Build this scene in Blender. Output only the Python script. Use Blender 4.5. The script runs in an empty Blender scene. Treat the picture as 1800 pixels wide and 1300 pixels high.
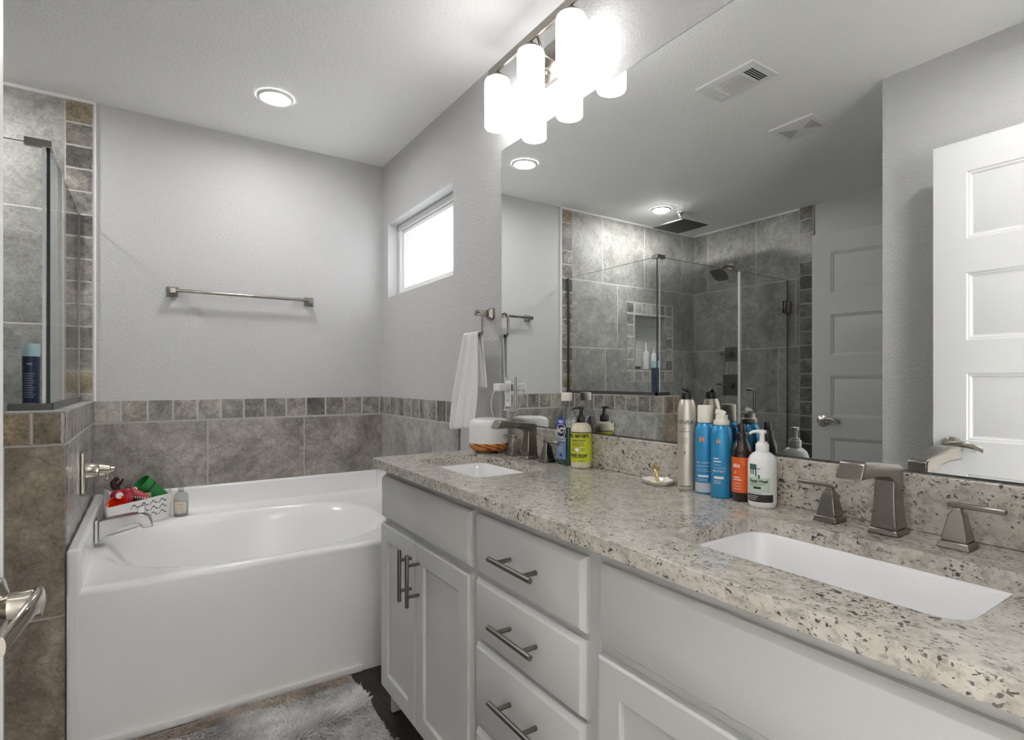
import bpy, math, random
from mathutils import Vector, Matrix
random.seed(7)
PI = math.pi
sc = bpy.context.scene
COL = sc.collection

# ------------------------------------------------------------------ camera, world, exposure
XM, YF, CE, XS, CAMZ = 1.152, 3.223, 2.44, -1.705, 1.165     # mirror wall, far wall, ceiling, shower wall, eye height
YE = 0.06                                                     # entry wall, room side
cam_d = bpy.data.cameras.new('camera'); cam = bpy.data.objects.new('camera', cam_d); COL.objects.link(cam)
cam.location = (0, 0, CAMZ)
cam.rotation_euler = (PI / 2, 0, -0.5994)
cam_d.sensor_width = 36.0
cam_d.lens = 970.5 / 1800 * 36.0
cam_d.shift_x = -26.8 / 1800
cam_d.shift_y = 17.4 / 1800
cam_d.clip_start = 0.01
sc.camera = cam

world = bpy.data.worlds.new('World'); sc.world = world; world.use_nodes = True
bg = world.node_tree.nodes['Background']
bg.inputs[0].default_value = (1.0, 0.985, 0.965, 1)
bg.inputs[1].default_value = 2.0

sc.view_settings.view_transform = 'Standard'
sc.view_settings.look = 'None'
sc.view_settings.gamma = 1.0
sc.view_settings.use_curve_mapping = False
sc.view_settings.exposure = 2.95
sc.cycles.max_bounces = 14
sc.cycles.diffuse_bounces = 9
sc.cycles.glossy_bounces = 6
sc.cycles.transmission_bounces = 8
sc.cycles.transparent_max_bounces = 16
sc.cycles.caustics_refractive = False
sc.cycles.caustics_reflective = False
sc.cycles.sample_clamp_indirect = 6.0
CAN_POWER, SHADE_POWER = 25.0, 1.15

# ------------------------------------------------------------------ node helpers
def new_mat(name):
    m = bpy.data.materials.new(name); m.use_nodes = True
    nt = m.node_tree; return m, nt, nt.nodes['Principled BSDF']
def nd(nt, typ, **kw):
    n = nt.nodes.new(typ)
    for k, v in kw.items():
        if isinstance(v, tuple) and k.startswith('i'): pass
        setattr(n, k, v)
    return n
def lk(nt, a, b): nt.links.new(a, b)
def math_(nt, op, a, b=None, c=None):
    n = nt.nodes.new('ShaderNodeMath'); n.operation = op
    for i, x in enumerate((a, b, c)):
        if x is None: continue
        if isinstance(x, (int, float)): n.inputs[i].default_value = x
        else: nt.links.new(x, n.inputs[i])
    return n.outputs[0]
def ramp(nt, fac, stops, interp='LINEAR'):
    n = nt.nodes.new('ShaderNodeValToRGB'); n.color_ramp.interpolation = interp
    el = n.color_ramp.elements
    while len(el) < len(stops): el.new(0.5)
    for e, (p, c) in zip(el, stops):
        e.position = p; e.color = (*c, 1) if len(c) == 3 else c
    nt.links.new(fac, n.inputs[0]); return n.outputs[0]
def mixc(nt, fac, a, b, mode='MIX'):
    n = nt.nodes.new('ShaderNodeMix'); n.data_type = 'RGBA'; n.blend_type = mode
    for s, x in ((0, fac), (6, a), (7, b)):
        if isinstance(x, (int, float)): n.inputs[s].default_value = x
        elif isinstance(x, tuple): n.inputs[s].default_value = (*x, 1)
        else: nt.links.new(x, n.inputs[s])
    return n.outputs[2]
def noise(nt, vec, scale, detail=2, rough=0.5, dist=0.0):
    n = nt.nodes.new('ShaderNodeTexNoise'); n.inputs['Scale'].default_value = scale
    n.inputs['Detail'].default_value = detail; n.inputs['Roughness'].default_value = rough
    n.inputs['Distortion'].default_value = dist
    if vec is not None: nt.links.new(vec, n.inputs['Vector'])
    return n.outputs[0]
def pos(nt): return nt.nodes.new('ShaderNodeNewGeometry').outputs['Position']
def bump(nt, h, strength, dist, b):
    n = nt.nodes.new('ShaderNodeBump'); n.inputs['Strength'].default_value = strength
    n.inputs['Distance'].default_value = dist
    nt.links.new(h, n.inputs['Height']); nt.links.new(n.outputs[0], b.inputs['Normal'])

def plain(name, col, rough=0.5, metal=0.0, coat=0.0, spec=None):
    m, nt, b = new_mat(name)
    b.inputs['Base Color'].default_value = (*col, 1)
    b.inputs['Roughness'].default_value = rough
    b.inputs['Metallic'].default_value = metal
    b.inputs['Coat Weight'].default_value = coat
    if spec is not None: b.inputs['Specular IOR Level'].default_value = spec
    # very faint procedural variation in gloss so that nothing is perfectly uniform
    if rough > 0.02:
        n = noise(nt, pos(nt), 9.0, 2)
        r = nt.nodes.new('ShaderNodeMapRange')
        r.inputs[3].default_value = rough * 0.92; r.inputs[4].default_value = min(1, rough * 1.08)
        lk(nt, n, r.inputs[0]); lk(nt, r.outputs[0], b.inputs['Roughness'])
    return m
def paint(name, col, scale, strength, dist, rough=0.6):
    m, nt, b = new_mat(name)
    b.inputs['Base Color'].default_value = (*col, 1); b.inputs['Roughness'].default_value = rough
    p = pos(nt)
    h = ramp(nt, noise(nt, p, scale, 3, 0.55), [(0.42, (0, 0, 0)), (0.62, (1, 1, 1))])
    bump(nt, h, strength, dist, b)
    return m
def glow(name, col, strength):
    m = bpy.data.materials.new(name); m.use_nodes = True; nt = m.node_tree; nt.nodes.clear()
    e = nt.nodes.new('ShaderNodeEmission'); o = nt.nodes.new('ShaderNodeOutputMaterial')
    e.inputs[0].default_value = (*col, 1); e.inputs[1].default_value = strength
    lk(nt, e.outputs[0], o.inputs[0]); return m
def pane_glass(name, tint, refl=1.0):
    """thin architectural glass: tinted straight-through light and a Fresnel reflection"""
    m = bpy.data.materials.new(name); m.use_nodes = True; nt = m.node_tree; nt.nodes.clear()
    t = nt.nodes.new('ShaderNodeBsdfTransparent'); t.inputs[0].default_value = (*tint, 1)
    g = nt.nodes.new('ShaderNodeBsdfGlossy'); g.inputs['Roughness'].default_value = 0.0
    f = nt.nodes.new('ShaderNodeFresnel'); 
    # the same reflectance on the way in and on the way out of the sheet
    bf = nt.nodes.new('ShaderNodeNewGeometry').outputs['Backfacing']
    lk(nt, math_(nt, 'ADD', 1.45, math_(nt, 'MULTIPLY', bf, 1 / 1.45 - 1.45)), f.inputs[0])
    x = nt.nodes.new('ShaderNodeMixShader'); o = nt.nodes.new('ShaderNodeOutputMaterial')
    lk(nt, math_(nt, 'MULTIPLY', f.outputs[0], refl), x.inputs[0])
    lk(nt, t.outputs[0], x.inputs[1]); lk(nt, g.outputs[0], x.inputs[2]); lk(nt, x.outputs[0], o.inputs[0])
    return m

def stone_colour(nt, p, seedval, pal, scale=1.0, contrast=1.3):
    """mottled travertine: clouds, blotches and fine pits"""
    add = nt.nodes.new('ShaderNodeVectorMath'); add.operation = 'ADD'; lk(nt, p, add.inputs[0])
    cx = nt.nodes.new('ShaderNodeCombineXYZ')
    for i in range(3): lk(nt, math_(nt, 'MULTIPLY', seedval, 13.0 + 7 * i), cx.inputs[i])
    lk(nt, cx.outputs[0], add.inputs[1]); v = add.outputs[0]
    n1 = noise(nt, v, 4.2 * scale, 9, 0.68, 0.8)
    n2 = noise(nt, v, 21 * scale, 8, 0.74, 0.9)
    n3 = noise(nt, v, 95 * scale ** 0.5, 4, 0.7, 0.3)
    f = math_(nt, 'ADD', math_(nt, 'ADD', math_(nt, 'MULTIPLY', n1, 0.50), math_(nt, 'MULTIPLY', n2, 0.34)), math_(nt, 'MULTIPLY', n3, 0.16))
    f = math_(nt, 'ADD', math_(nt, 'MULTIPLY', math_(nt, 'SUBTRACT', f, 0.5), contrast), 0.5)
    c = ramp(nt, f, pal)
    pits = ramp(nt, n3, [(0.30, (0.45, 0.43, 0.40)), (0.40, (1, 1, 1))])
    c = mixc(nt, 0.8, c, pits, 'MULTIPLY')
    vein = math_(nt, 'ABSOLUTE', math_(nt, 'SUBTRACT', noise(nt, v, 7 * scale, 5, 0.6, 1.5), 0.5))
    c = mixc(nt, 0.55, c, ramp(nt, vein, [(0.0, (0.55, 0.52, 0.49)), (0.018, (1, 1, 1))]), 'MULTIPLY')
    return c, f, n3
def tile_mat(name, axis, u0, v0, w, h, rows=None, pal=None, grout=(0.50, 0.49, 0.47), gw=0.0035, tumbled=False, vary=0.12, vertical_cell=True, rough=0.35, vaxis=2, warm=.10):
    """large-format tile laid on a wall plane; axis picks the horizontal world axis. rows: list of (z_limit, u_offset)"""
    m, nt, b = new_mat(name)
    p = pos(nt); s = nt.nodes.new('ShaderNodeSeparateXYZ'); lk(nt, p, s.inputs[0])
    u, v = s.outputs[axis], s.outputs[vaxis]
    if rows:
        off = rows[0][1]
        for lim, o in rows[1:]:
            sel = math_(nt, 'LESS_THAN', v, lim)
            prev = off
            a = math_(nt, 'MULTIPLY', sel, o)
            bb = math_(nt, 'MULTIPLY', math_(nt, 'SUBTRACT', 1.0, sel), prev)
            off = math_(nt, 'ADD', a, bb)
        uu = math_(nt, 'SUBTRACT', u, off)
    else:
        uu = math_(nt, 'SUBTRACT', u, u0)
    wob = 0.0
    if tumbled:
        wob = math_(nt, 'MULTIPLY', math_(nt, 'SUBTRACT', noise(nt, p, 45, 2), 0.5), 0.006)
        uu = math_(nt, 'ADD', uu, wob)
    vv = math_(nt, 'SUBTRACT', v, v0)
    if tumbled: vv = math_(nt, 'ADD', vv, wob)
    fu, fv = math_(nt, 'DIVIDE', uu, w), math_(nt, 'DIVIDE', vv, h)
    cu, cv = math_(nt, 'FLOOR', fu), math_(nt, 'FLOOR', fv)
    du = math_(nt, 'MULTIPLY', math_(nt, 'PINGPONG', fu, 0.5), w)
    dv = math_(nt, 'MULTIPLY', math_(nt, 'PINGPONG', fv, 0.5), h)
    d = math_(nt, 'MINIMUM', du, dv)
    mask = nt.nodes.new('ShaderNodeMapRange'); mask.interpolation_type = 'SMOOTHSTEP'
    mask.inputs[1].default_value = gw * 0.45; mask.inputs[2].default_value = gw * 0.9 + (0.0015 if tumbled else 0)
    lk(nt, d, mask.inputs[0]); mk = mask.outputs[0]
    wn = nt.nodes.new('ShaderNodeTexWhiteNoise'); wn.noise_dimensions = '3D'
    cc = nt.nodes.new('ShaderNodeCombineXYZ'); lk(nt, cu, cc.inputs[0]); lk(nt, cv, cc.inputs[1]); cc.inputs[2].default_value = 3.7
    lk(nt, cc.outputs[0], wn.inputs[0]); rnd = wn.outputs[0]
    c, f, n3 = stone_colour(nt, p, rnd, pal, 2.4 if tumbled else 1.0, 1.75 if tumbled else 1.3)
    if tumbled:
        base = ramp(nt, rnd, [(0.0, (0.50, 0.50, 0.51)), (0.13, (1.0, 0.985, 0.96)), (0.34, (0.72, 0.70, 0.67)), (0.5, (1.0, 1.0 - warm * .35, 1.0 - warm)),
                              (0.62, (0.84, 0.83, 0.82)), (0.80, (1.10, 1.08, 1.05)), (0.93, (0.58, 0.58, 0.57))], 'CONSTANT')
        c = mixc(nt, 1.0, c, base, 'MULTIPLY')
    else:
        g = math_(nt, 'ADD', 1 - vary, math_(nt, 'MULTIPLY', rnd, 2 * vary))
        cg = nt.nodes.new('ShaderNodeCombineColor'); 
        for i in range(3): lk(nt, g, cg.inputs[i])
        c = mixc(nt, 1.0, c, cg.outputs[0], 'MULTIPLY')
    col = mixc(nt, mk, grout, c)
    lk(nt, col, b.inputs['Base Color'])
    rr = nt.nodes.new('ShaderNodeMapRange'); rr.inputs[3].default_value = 0.85; rr.inputs[4].default_value = rough
    lk(nt, mk, rr.inputs[0]); lk(nt, rr.outputs[0], b.inputs['Roughness'])
    hh = math_(nt, 'ADD', mk, math_(nt, 'MULTIPLY', n3, 0.35 if tumbled else 0.10))
    bump(nt, hh, 0.5, 0.0025, b)
    return m

# ------------------------------------------------------------------ palettes and materials
PAL_WARM = [(0.28, (0.113, 0.100, 0.087)), (0.42, (0.204, 0.185, 0.167)), (0.52, (0.310, 0.284, 0.260)), (0.62, (0.439, 0.411, 0.381)), (0.75, (0.544, 0.514, 0.476))]
PAL_GREY = [(0.28, (0.161, 0.159, 0.148)), (0.42, (0.275, 0.271, 0.254)), (0.52, (0.378, 0.375, 0.355)), (0.62, (0.511, 0.506, 0.484)), (0.75, (0.681, 0.671, 0.643))]
PAL_BROWN = [(0.28, (0.129, 0.104, 0.076)), (0.42, (0.238, 0.194, 0.152)), (0.52, (0.355, 0.298, 0.232)), (0.62, (0.486, 0.420, 0.341)), (0.75, (0.646, 0.572, 0.474))]
PAL_BAND = [(0.28, (0.095, 0.089, 0.082)), (0.40, (0.180, 0.169, 0.156)), (0.5, (0.285, 0.268, 0.247)), (0.6, (0.399, 0.380, 0.351)), (0.72, (0.522, 0.503, 0.475))]
M = {}
M['wall'] = paint('wall_paint', (0.585, 0.585, 0.59), 135, 0.40, 0.004, 0.55)
M['ceiling'] = paint('ceiling_paint', (0.95, 0.95, 0.945), 80, 0.25, 0.0035, 0.75)
M['trim'] = plain('white_trim_paint', (0.86, 0.86, 0.855), 0.35)
M['door'] = plain('white_door_paint', (0.70, 0.70, 0.705), 0.38)
M['cabinet'] = plain('cabinet_paint', (0.56, 0.56, 0.55), 0.36)
M['tub'] = plain('tub_acrylic', (0.86, 0.86, 0.865), 0.19)
M['porcelain'] = plain('porcelain', (0.87, 0.87, 0.88), 0.08, coat=0.4)
M['nickel'] = plain('brushed_nickel', (0.31, 0.285, 0.255), 0.27, 1.0)
M['dark_nickel'] = plain('dark_nickel', (0.20, 0.19, 0.17), 0.32, 1.0)
M['gunmetal'] = plain('gunmetal', (0.16, 0.16, 0.16), 0.35, 1.0)
M['bright_nickel'] = plain('satin_nickel', (0.52, 0.48, 0.42), 0.16, 1.0)
M['chrome'] = plain('chrome', (0.78, 0.79, 0.80), 0.07, 1.0)
M['grey_nickel'] = plain('grey_nickel', (0.46, 0.46, 0.465), 0.28, 1.0)
M['gold'] = plain('gold', (0.86, 0.70, 0.36), 0.16, 1.0)
M['grout'] = plain('grout', (0.42, 0.41, 0.39), 0.9)
M['black'] = plain('black_plastic', (0.012, 0.012, 0.013), 0.28)
M['white_plastic'] = plain('white_plastic', (0.84, 0.84, 0.83), 0.3)
M['cream_plastic'] = plain('cream_plastic', (0.80, 0.76, 0.68), 0.3)
M['rubber'] = plain('seal', (0.05, 0.055, 0.055), 0.5)
M['ink'] = plain('black_ink', (0.02, 0.02, 0.022), 0.5)
M['ink_white'] = plain('white_ink', (0.86, 0.86, 0.86), 0.5)
M['ink_copper'] = plain('copper_ink', (0.62, 0.28, 0.14), 0.4)
M['dark_hole'] = plain('dark_opening', (0.02, 0.02, 0.02), 0.9)
M['mirror'] = plain('mirror_silver', (0.90, 0.915, 0.905), 0.0, 1.0)
M['mirror_edge'] = plain('mirror_edge', (0.07, 0.08, 0.075), 0.3)
M['glass'] = pane_glass('shower_glass', (0.982, 0.990, 0.987))
M['clear_glass'] = pane_glass('clear_plastic', (0.80, 0.82, 0.82), 1.8)
M['glass_edge'] = plain('glass_edge', (0.02, 0.055, 0.065), 0.12)
M['can_lens'] = glow('can_lens', (1.0, 0.985, 0.96), CAN_POWER)
M['can_lens_bright'] = glow('can_lens_bright', (1.0, 0.985, 0.96), CAN_POWER * 2.1)
M['shade'] = glow('opal_shade', (1.0, 0.985, 0.96), SHADE_POWER)

HX = 0.459
M['tile_far'] = tile_mat('shower_tile_far', 0, 0, 1.413, HX, 0.507, [(9, -1.073), (1.92, -0.772), (1.413, -0.644), (0.906, -0.8)], PAL_GREY, gw=0.0055, grout=(0.62, 0.61, 0.58), rough=.55)
M['tile_left'] = tile_mat('shower_tile_left', 1, 0, 1.413, HX, 0.507, [(9, 3.065), (1.92, 2.736), (1.413, 2.875), (0.906, 2.7)], PAL_GREY, gw=0.0055, grout=(0.62, 0.61, 0.58), rough=.55)
M['tile_tub'] = tile_mat('tub_tile_far', 0, 0.241, 0.4625, 0.462, 0.5, None, PAL_WARM)
M['tile_right'] = tile_mat('tub_tile_right', 1, 2.996, 0.4625, 0.498, 0.5, None, PAL_GREY)
M['tile_half'] = tile_mat('half_wall_tile', 1, 2.30, 0.432, 0.462, 0.532, None, PAL_GREY, rough=0.18)
M['tile_half_front'] = tile_mat('half_wall_front_tile', 0, -0.36, 0.432, 0.462, 0.532, None, PAL_BROWN)
M['band_far'] = tile_mat('band_far', 0, -0.112, 0.9655, 0.1032, 0.105, None, PAL_BAND, tumbled=True, gw=0.005)
M['band_right'] = tile_mat('band_right', 1, 3.17, 0.9655, 0.1032, 0.105, None, PAL_BAND, tumbled=True, gw=0.005)
M['band_strip'] = tile_mat('band_strip', 0, -0.3165, 2.327, 0.1025, 0.102, None, PAL_BAND, tumbled=True, gw=0.005, warm=.36)
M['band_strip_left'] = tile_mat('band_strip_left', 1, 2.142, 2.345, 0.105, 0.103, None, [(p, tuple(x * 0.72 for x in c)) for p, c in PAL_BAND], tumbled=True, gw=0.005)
M['band_half'] = tile_mat('band_half', 1, 2.245, 0.9655, 0.1032, 0.105, None, PAL_BAND, tumbled=True, gw=0.005, rough=0.22)
M['band_half_front'] = tile_mat('band_half_front', 0, -0.3695, 0.9655, 0.0725, 0.105, None, [(p, (c[0], c[1] * 0.86, c[2] * 0.68)) for p, c in PAL_BAND], tumbled=True, gw=0.004)
M['niche_band'] = tile_mat('niche_band', 0, -1.415, 1.150, 0.0915, 0.0925, None, [(p, tuple(x * 1.25 for x in c)) for p, c in PAL_GREY], tumbled=True, gw=0.009, grout=(0.66, 0.65, 0.62))
def mosaic():
    m, nt, b = new_mat('niche_mosaic')
    v = nt.nodes.new('ShaderNodeTexVoronoi'); v.inputs['Scale'].default_value = 48; v.inputs['Randomness'].default_value = 0.0; v.feature = 'DISTANCE_TO_EDGE'
    lk(nt, pos(nt), v.inputs['Vector'])
    lk(nt, ramp(nt, v.outputs[0], [(0.05, (0.42, 0.42, 0.41)), (0.14, (0.80, 0.80, 0.78))]), b.inputs['Base Color'])
    b.inputs['Roughness'].default_value = 0.3
    return m
M['mosaic'] = mosaic()

def granite():
    m, nt, b = new_mat('granite')
    p = pos(nt)
    mp = nt.nodes.new('ShaderNodeMapping'); mp.inputs['Rotation'].default_value = (0.5, 0.4, 0.6); mp.inputs['Scale'].default_value = (1.0, 0.75, 1.0)
    lk(nt, p, mp.inputs[0]); q = mp.outputs[0]
    base = ramp(nt, noise(nt, q, 46, 5, 0.65, 0.3), [(0.30, (0.34, 0.312, 0.272)), (0.43, (0.49, 0.455, 0.402)), (0.55, (0.585, 0.545, 0.487)), (0.70, (0.63, 0.60, 0.553))])
    grey = ramp(nt, noise(nt, q, 120, 4, 0.65, 0.3), [(0.53, (0, 0, 0)), (0.60, (1, 1, 1))])
    c = mixc(nt, math_(nt, 'MULTIPLY', grey, 0.42), base, (0.24, 0.225, 0.20))
    br = ramp(nt, noise(nt, q, 60, 3, 0.5, 0.3), [(0.66, (0, 0, 0)), (0.70, (1, 1, 1))])
    c = mixc(nt, math_(nt, 'MULTIPLY', br, 0.35), c, (0.22, 0.165, 0.12))
    cl = noise(nt, q, 9, 2, 0.5, 0)
    def specks(scale, lo, col, amt, dist):
        k_ = math_(nt, 'ADD', noise(nt, q, scale, 2.5, 0.6, dist), math_(nt, 'MULTIPLY', math_(nt, 'SUBTRACT', cl, 0.5), 0.22))
        f = ramp(nt, k_, [(lo, (0, 0, 0)), (lo + .025, (1, 1, 1))])
        return math_(nt, 'MULTIPLY', f, amt), col
    for sc_, lo, col, amt, d in ((175, .612, (.05, .048, .046), .82, .2), (95, .645, (.035, .034, .034), .92, .3)):
        f, col = specks(sc_, lo, col, amt, d); c = mixc(nt, f, c, col)
    lk(nt, c, b.inputs['Base Color']); b.inputs['Roughness'].default_value = 0.16
    return m
M['granite'] = granite()
def wood_floor():
    m, nt, b = new_mat('dark_wood_floor')
    p = pos(nt); s = nt.nodes.new('ShaderNodeSeparateXYZ'); lk(nt, p, s.inputs[0])
    mp = nt.nodes.new('ShaderNodeMapping'); mp.inputs['Scale'].default_value = (9, 1.0, 1); lk(nt, p, mp.inputs[0])
    g = noise(nt, mp.outputs[0], 7, 6, 0.65, 0.5)
    c = ramp(nt, g, [(0.3, (0.010, 0.008, 0.007)), (0.55, (0.030, 0.023, 0.019)), (0.75, (0.065, 0.05, 0.04))])
    d = math_(nt, 'MULTIPLY', math_(nt, 'PINGPONG', math_(nt, 'DIVIDE', s.outputs[0], 0.14), 0.5), 0.14)
    c = mixc(nt, math_(nt, 'LESS_THAN', d, 0.0012), c, (0.004, 0.003, 0.003))
    lk(nt, c, b.inputs['Base Color']); b.inputs['Roughness'].default_value = 0.33
    return m
M['floor'] = wood_floor()
def amber_wood():
    m, nt, b = new_mat('amber_wood')
    mp = nt.nodes.new('ShaderNodeMapping'); mp.inputs['Scale'].default_value = (1, 1, 4); mp.inputs['Rotation'].default_value = (0.5, 0.3, 0.2)
    lk(nt, pos(nt), mp.inputs[0])
    w = nt.nodes.new('ShaderNodeTexWave'); w.inputs['Scale'].default_value = 9; w.inputs['Distortion'].default_value = 11; w.inputs['Detail'].default_value = 3
    lk(nt, mp.outputs[0], w.inputs['Vector'])
    lk(nt, ramp(nt, w.outputs[0], [(0.0, (0.16, 0.035, 0.008)), (0.35, (0.52, 0.15, 0.025)), (0.8, (0.78, 0.30, 0.06))]), b.inputs['Base Color'])
    b.inputs['Roughness'].default_value = 0.3
    return m
M['amber'] = amber_wood()
def cloth(name, col):
    m, nt, b = new_mat(name)
    b.inputs['Base Color'].default_value = (*col, 1); b.inputs['Roughness'].default_value = 0.95
    b.inputs['Sheen Weight'].default_value = 0.25
    bump(nt, noise(nt, pos(nt), 420, 2), 0.55, 0.003, b)
    return m
M['towel'] = cloth('white_terry', (0.84, 0.84, 0.83))
def rug_mat(name, a, bcol):
    m, nt, b = new_mat(name)
    lk(nt, ramp(nt, noise(nt, pos(nt), 11, 5, 0.6), [(0.35, a), (0.6, bcol)]), b.inputs['Base Color']); b.inputs['Roughness'].default_value = 1.0
    return m
M['rug'] = rug_mat('grey_pile', (0.46, 0.455, 0.45), (0.72, 0.71, 0.70))
M['rug_edge'] = rug_mat('beige_pile', (0.42, 0.355, 0.30), (0.70, 0.60, 0.52))
def frosted():
    m = bpy.data.materials.new('frosted_pane'); m.use_nodes = True; nt = m.node_tree; nt.nodes.clear()
    t = nt.nodes.new('ShaderNodeBsdfTranslucent'); t.inputs[0].default_value = (0.66, 0.67, 0.675, 1)
    g = nt.nodes.new('ShaderNodeBsdfGlossy'); g.inputs['Roughness'].default_value = 0.25
    x = nt.nodes.new('ShaderNodeMixShader'); x.inputs[0].default_value = 0.06; o = nt.nodes.new('ShaderNodeOutputMaterial')
    x2 = nt.nodes.new('ShaderNodeMixShader'); x2.inputs[0].default_value = 0.85; tr = nt.nodes.new('ShaderNodeBsdfTransparent'); tr.inputs[0].default_value = (0.52, 0.53, 0.535, 1)
    n = nt.nodes.new('ShaderNodeBump'); n.inputs['Strength'].default_value = 0.3; n.inputs['Distance'].default_value = 0.002
    lk(nt, noise(nt, pos(nt), 160, 2), n.inputs['Height']); lk(nt, n.outputs[0], g.inputs['Normal'])
    lk(nt, t.outputs[0], x2.inputs[1]); lk(nt, tr.outputs[0], x2.inputs[2]); lk(nt, x2.outputs[0], x.inputs[1]); lk(nt, g.outputs[0], x.inputs[2]); lk(nt, x.outputs[0], o.inputs[0])
    return m
M['frosted'] = frosted()
M['blue_ext'] = plain('blue_exterior_trim', (0.02, 0.13, 0.27), 0.6)

# ------------------------------------------------------------------ mesh helpers
class MB:
    def __init__(s): s.v, s.f, s.m = [], [], []
    def add(s, verts, faces, mi=0):
        o = len(s.v); s.v += [tuple(x) for x in verts]; s.f += [tuple(i + o for i in f) for f in faces]; s.m += [mi] * len(faces); return s
    def box(s, x0, x1, y0, y1, z0, z1, mi=0):
        x0, x1 = sorted((x0, x1)); y0, y1 = sorted((y0, y1)); z0, z1 = sorted((z0, z1))
        v = [(x0, y0, z0), (x1, y0, z0), (x1, y1, z0), (x0, y1, z0), (x0, y0, z1), (x1, y0, z1), (x1, y1, z1), (x0, y1, z1)]
        return s.add(v, [(0, 3, 2, 1), (4, 5, 6, 7), (0, 1, 5, 4), (1, 2, 6, 5), (2, 3, 7, 6), (3, 0, 4, 7)], mi)
    def loft(s, rings, mi=0, cap0=True, cap1=True, closed=True):
        n = len(rings[0]); vs = [p for r in rings for p in r]; fs = []
        for i in range(len(rings) - 1):
            for j in range(n if closed else n - 1):
                a, b = i * n + j, i * n + (j + 1) % n
                fs.append((a, b, b + n, a + n))
        if cap0: fs.append(tuple(reversed(range(n))))
        if cap1: fs.append(tuple(range((len(rings) - 1) * n, len(rings) * n)))
        return s.add(vs, fs, mi)
    def lathe(s, prof, c=(0, 0, 0), seg=32, mi=0, sx=1, sy=1, cap0=True, cap1=True, power=2.0):
        rings = []
        for r, z in prof:
            rg = []
            for k in range(seg):
                a = 2 * PI * k / seg; ca, sa = math.cos(a), math.sin(a)
                if power != 2.0:
                    ca = math.copysign(abs(ca) ** (2 / power), ca); sa = math.copysign(abs(sa) ** (2 / power), sa)
                rg.append((c[0] + r * sx * ca, c[1] + r * sy * sa, c[2] + z))
            rings.append(rg)
        return s.loft(rings, mi, cap0, cap1)
    def tube(s, pts, r, seg=12, mi=0, cap=True):
        P = [Vector(p) for p in pts]; rings = []; up = None
        for i, p in enumerate(P):
            t = (P[min(i + 1, len(P) - 1)] - P[max(i - 1, 0)]).normalized()
            if up is None:
                up = Vector((0, 0, 1)) if abs(t.z) < 0.9 else Vector((1, 0, 0))
            n = (up - t * up.dot(t)).normalized(); up = n; bb = t.cross(n)
            rr = r[i] if isinstance(r, (list, tuple)) else r
            rings.append([tuple(p + (n * math.cos(2 * PI * k / seg) + bb * math.sin(2 * PI * k / seg)) * rr) for k in range(seg)])
        return s.loft(rings, mi, cap, cap)
    def ball(s, c, r, seg=20, mi=0, sc=(1, 1, 1)):
        n = seg // 2
        prof = [(math.sin(PI * i / n) * r, -math.cos(PI * i / n) * r) for i in range(n + 1)]
        rings = []
        for rr, z in prof:
            rr = max(rr, 1e-5)
            rings.append([(c[0] + rr * sc[0] * math.cos(2 * PI * k / seg), c[1] + rr * sc[1] * math.sin(2 * PI * k / seg), c[2] + z * sc[2]) for k in range(seg)])
        return s.loft(rings, mi)
    def rod(s, a, b, r, seg=14, mi=0): return s.tube([a, b], r, seg, mi)
    def frustum(s, cx, cy, z0, z1, a0, b0, a1, b1, mi=0, dx=0, dy=0):
        r = lambda a, b, z, ox, oy: [(cx + ox - a, cy + oy - b, z), (cx + ox + a, cy + oy - b, z), (cx + ox + a, cy + oy + b, z), (cx + ox - a, cy + oy + b, z)]
        return s.loft([r(a0, b0, z0, 0, 0), r(a1, b1, z1, dx, dy)], mi)
    def xform(s, mat, start=0):
        s.v[start:] = [tuple(mat @ Vector(p)) for p in s.v[start:]]; return s

def arc(c, r, a0, a1, n, plane='xz', y=0):
    out = []
    for i in range(n + 1):
        a = a0 + (a1 - a0) * i / n
        out.append((c[0] + r * math.cos(a), c[1] + r * math.sin(a)))
    return out

def obj(name, mb, mats, parent=None, smooth=38, bevel=0.0, seg=2, kind=None):
    me = bpy.data.meshes.new(name)
    off = parent_loc(parent) if parent is not None else Vector((0, 0, 0))
    me.from_pydata([tuple(Vector(p) - off) for p in mb.v], [], mb.f)
    if not isinstance(mats, (list, tuple)): mats = [mats]
    for m in mats: me.materials.append(M[m] if isinstance(m, str) else m)
    me.polygons.foreach_set('material_index', mb.m)
    me.validate(); me.update()
    import bmesh
    bm = bmesh.new(); bm.from_mesh(me); bmesh.ops.recalc_face_normals(bm, faces=bm.faces); bm.to_mesh(me); bm.free()
    if smooth:
        me.shade_smooth(); me.set_sharp_from_angle(angle=math.radians(smooth))
    o = bpy.data.objects.new(name, me); COL.objects.link(o)
    if parent is not None: o.parent = parent
    if bevel:
        b = o.modifiers.new('bevel', 'BEVEL'); b.width = bevel; b.segments = seg; b.limit_method = 'ANGLE'; b.angle_limit = math.radians(40)
        b.harden_normals = False
    if kind: o['kind'] = kind
    return o
def parent_loc(p):
    v = Vector((0, 0, 0))
    while p is not None: v = v + p.location; p = p.parent
    return v
def tag(o, label, cat, group=None, kind=None):
    o['label'] = label; o['category'] = cat
    if group: o['group'] = group
    if kind: o['kind'] = kind
    return o
def thing(name, loc, label, cat, group=None, kind=None):
    o = bpy.data.objects.new(name, None); o.empty_display_size = 0.05; COL.objects.link(o); o.location = loc
    return tag(o, label, cat, group, kind)
def struct(name, mb, mats, label, cat, **kw):
    return tag(obj(name, mb, mats, None, kind='structure', **kw), label, cat, kind='structure')
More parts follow.
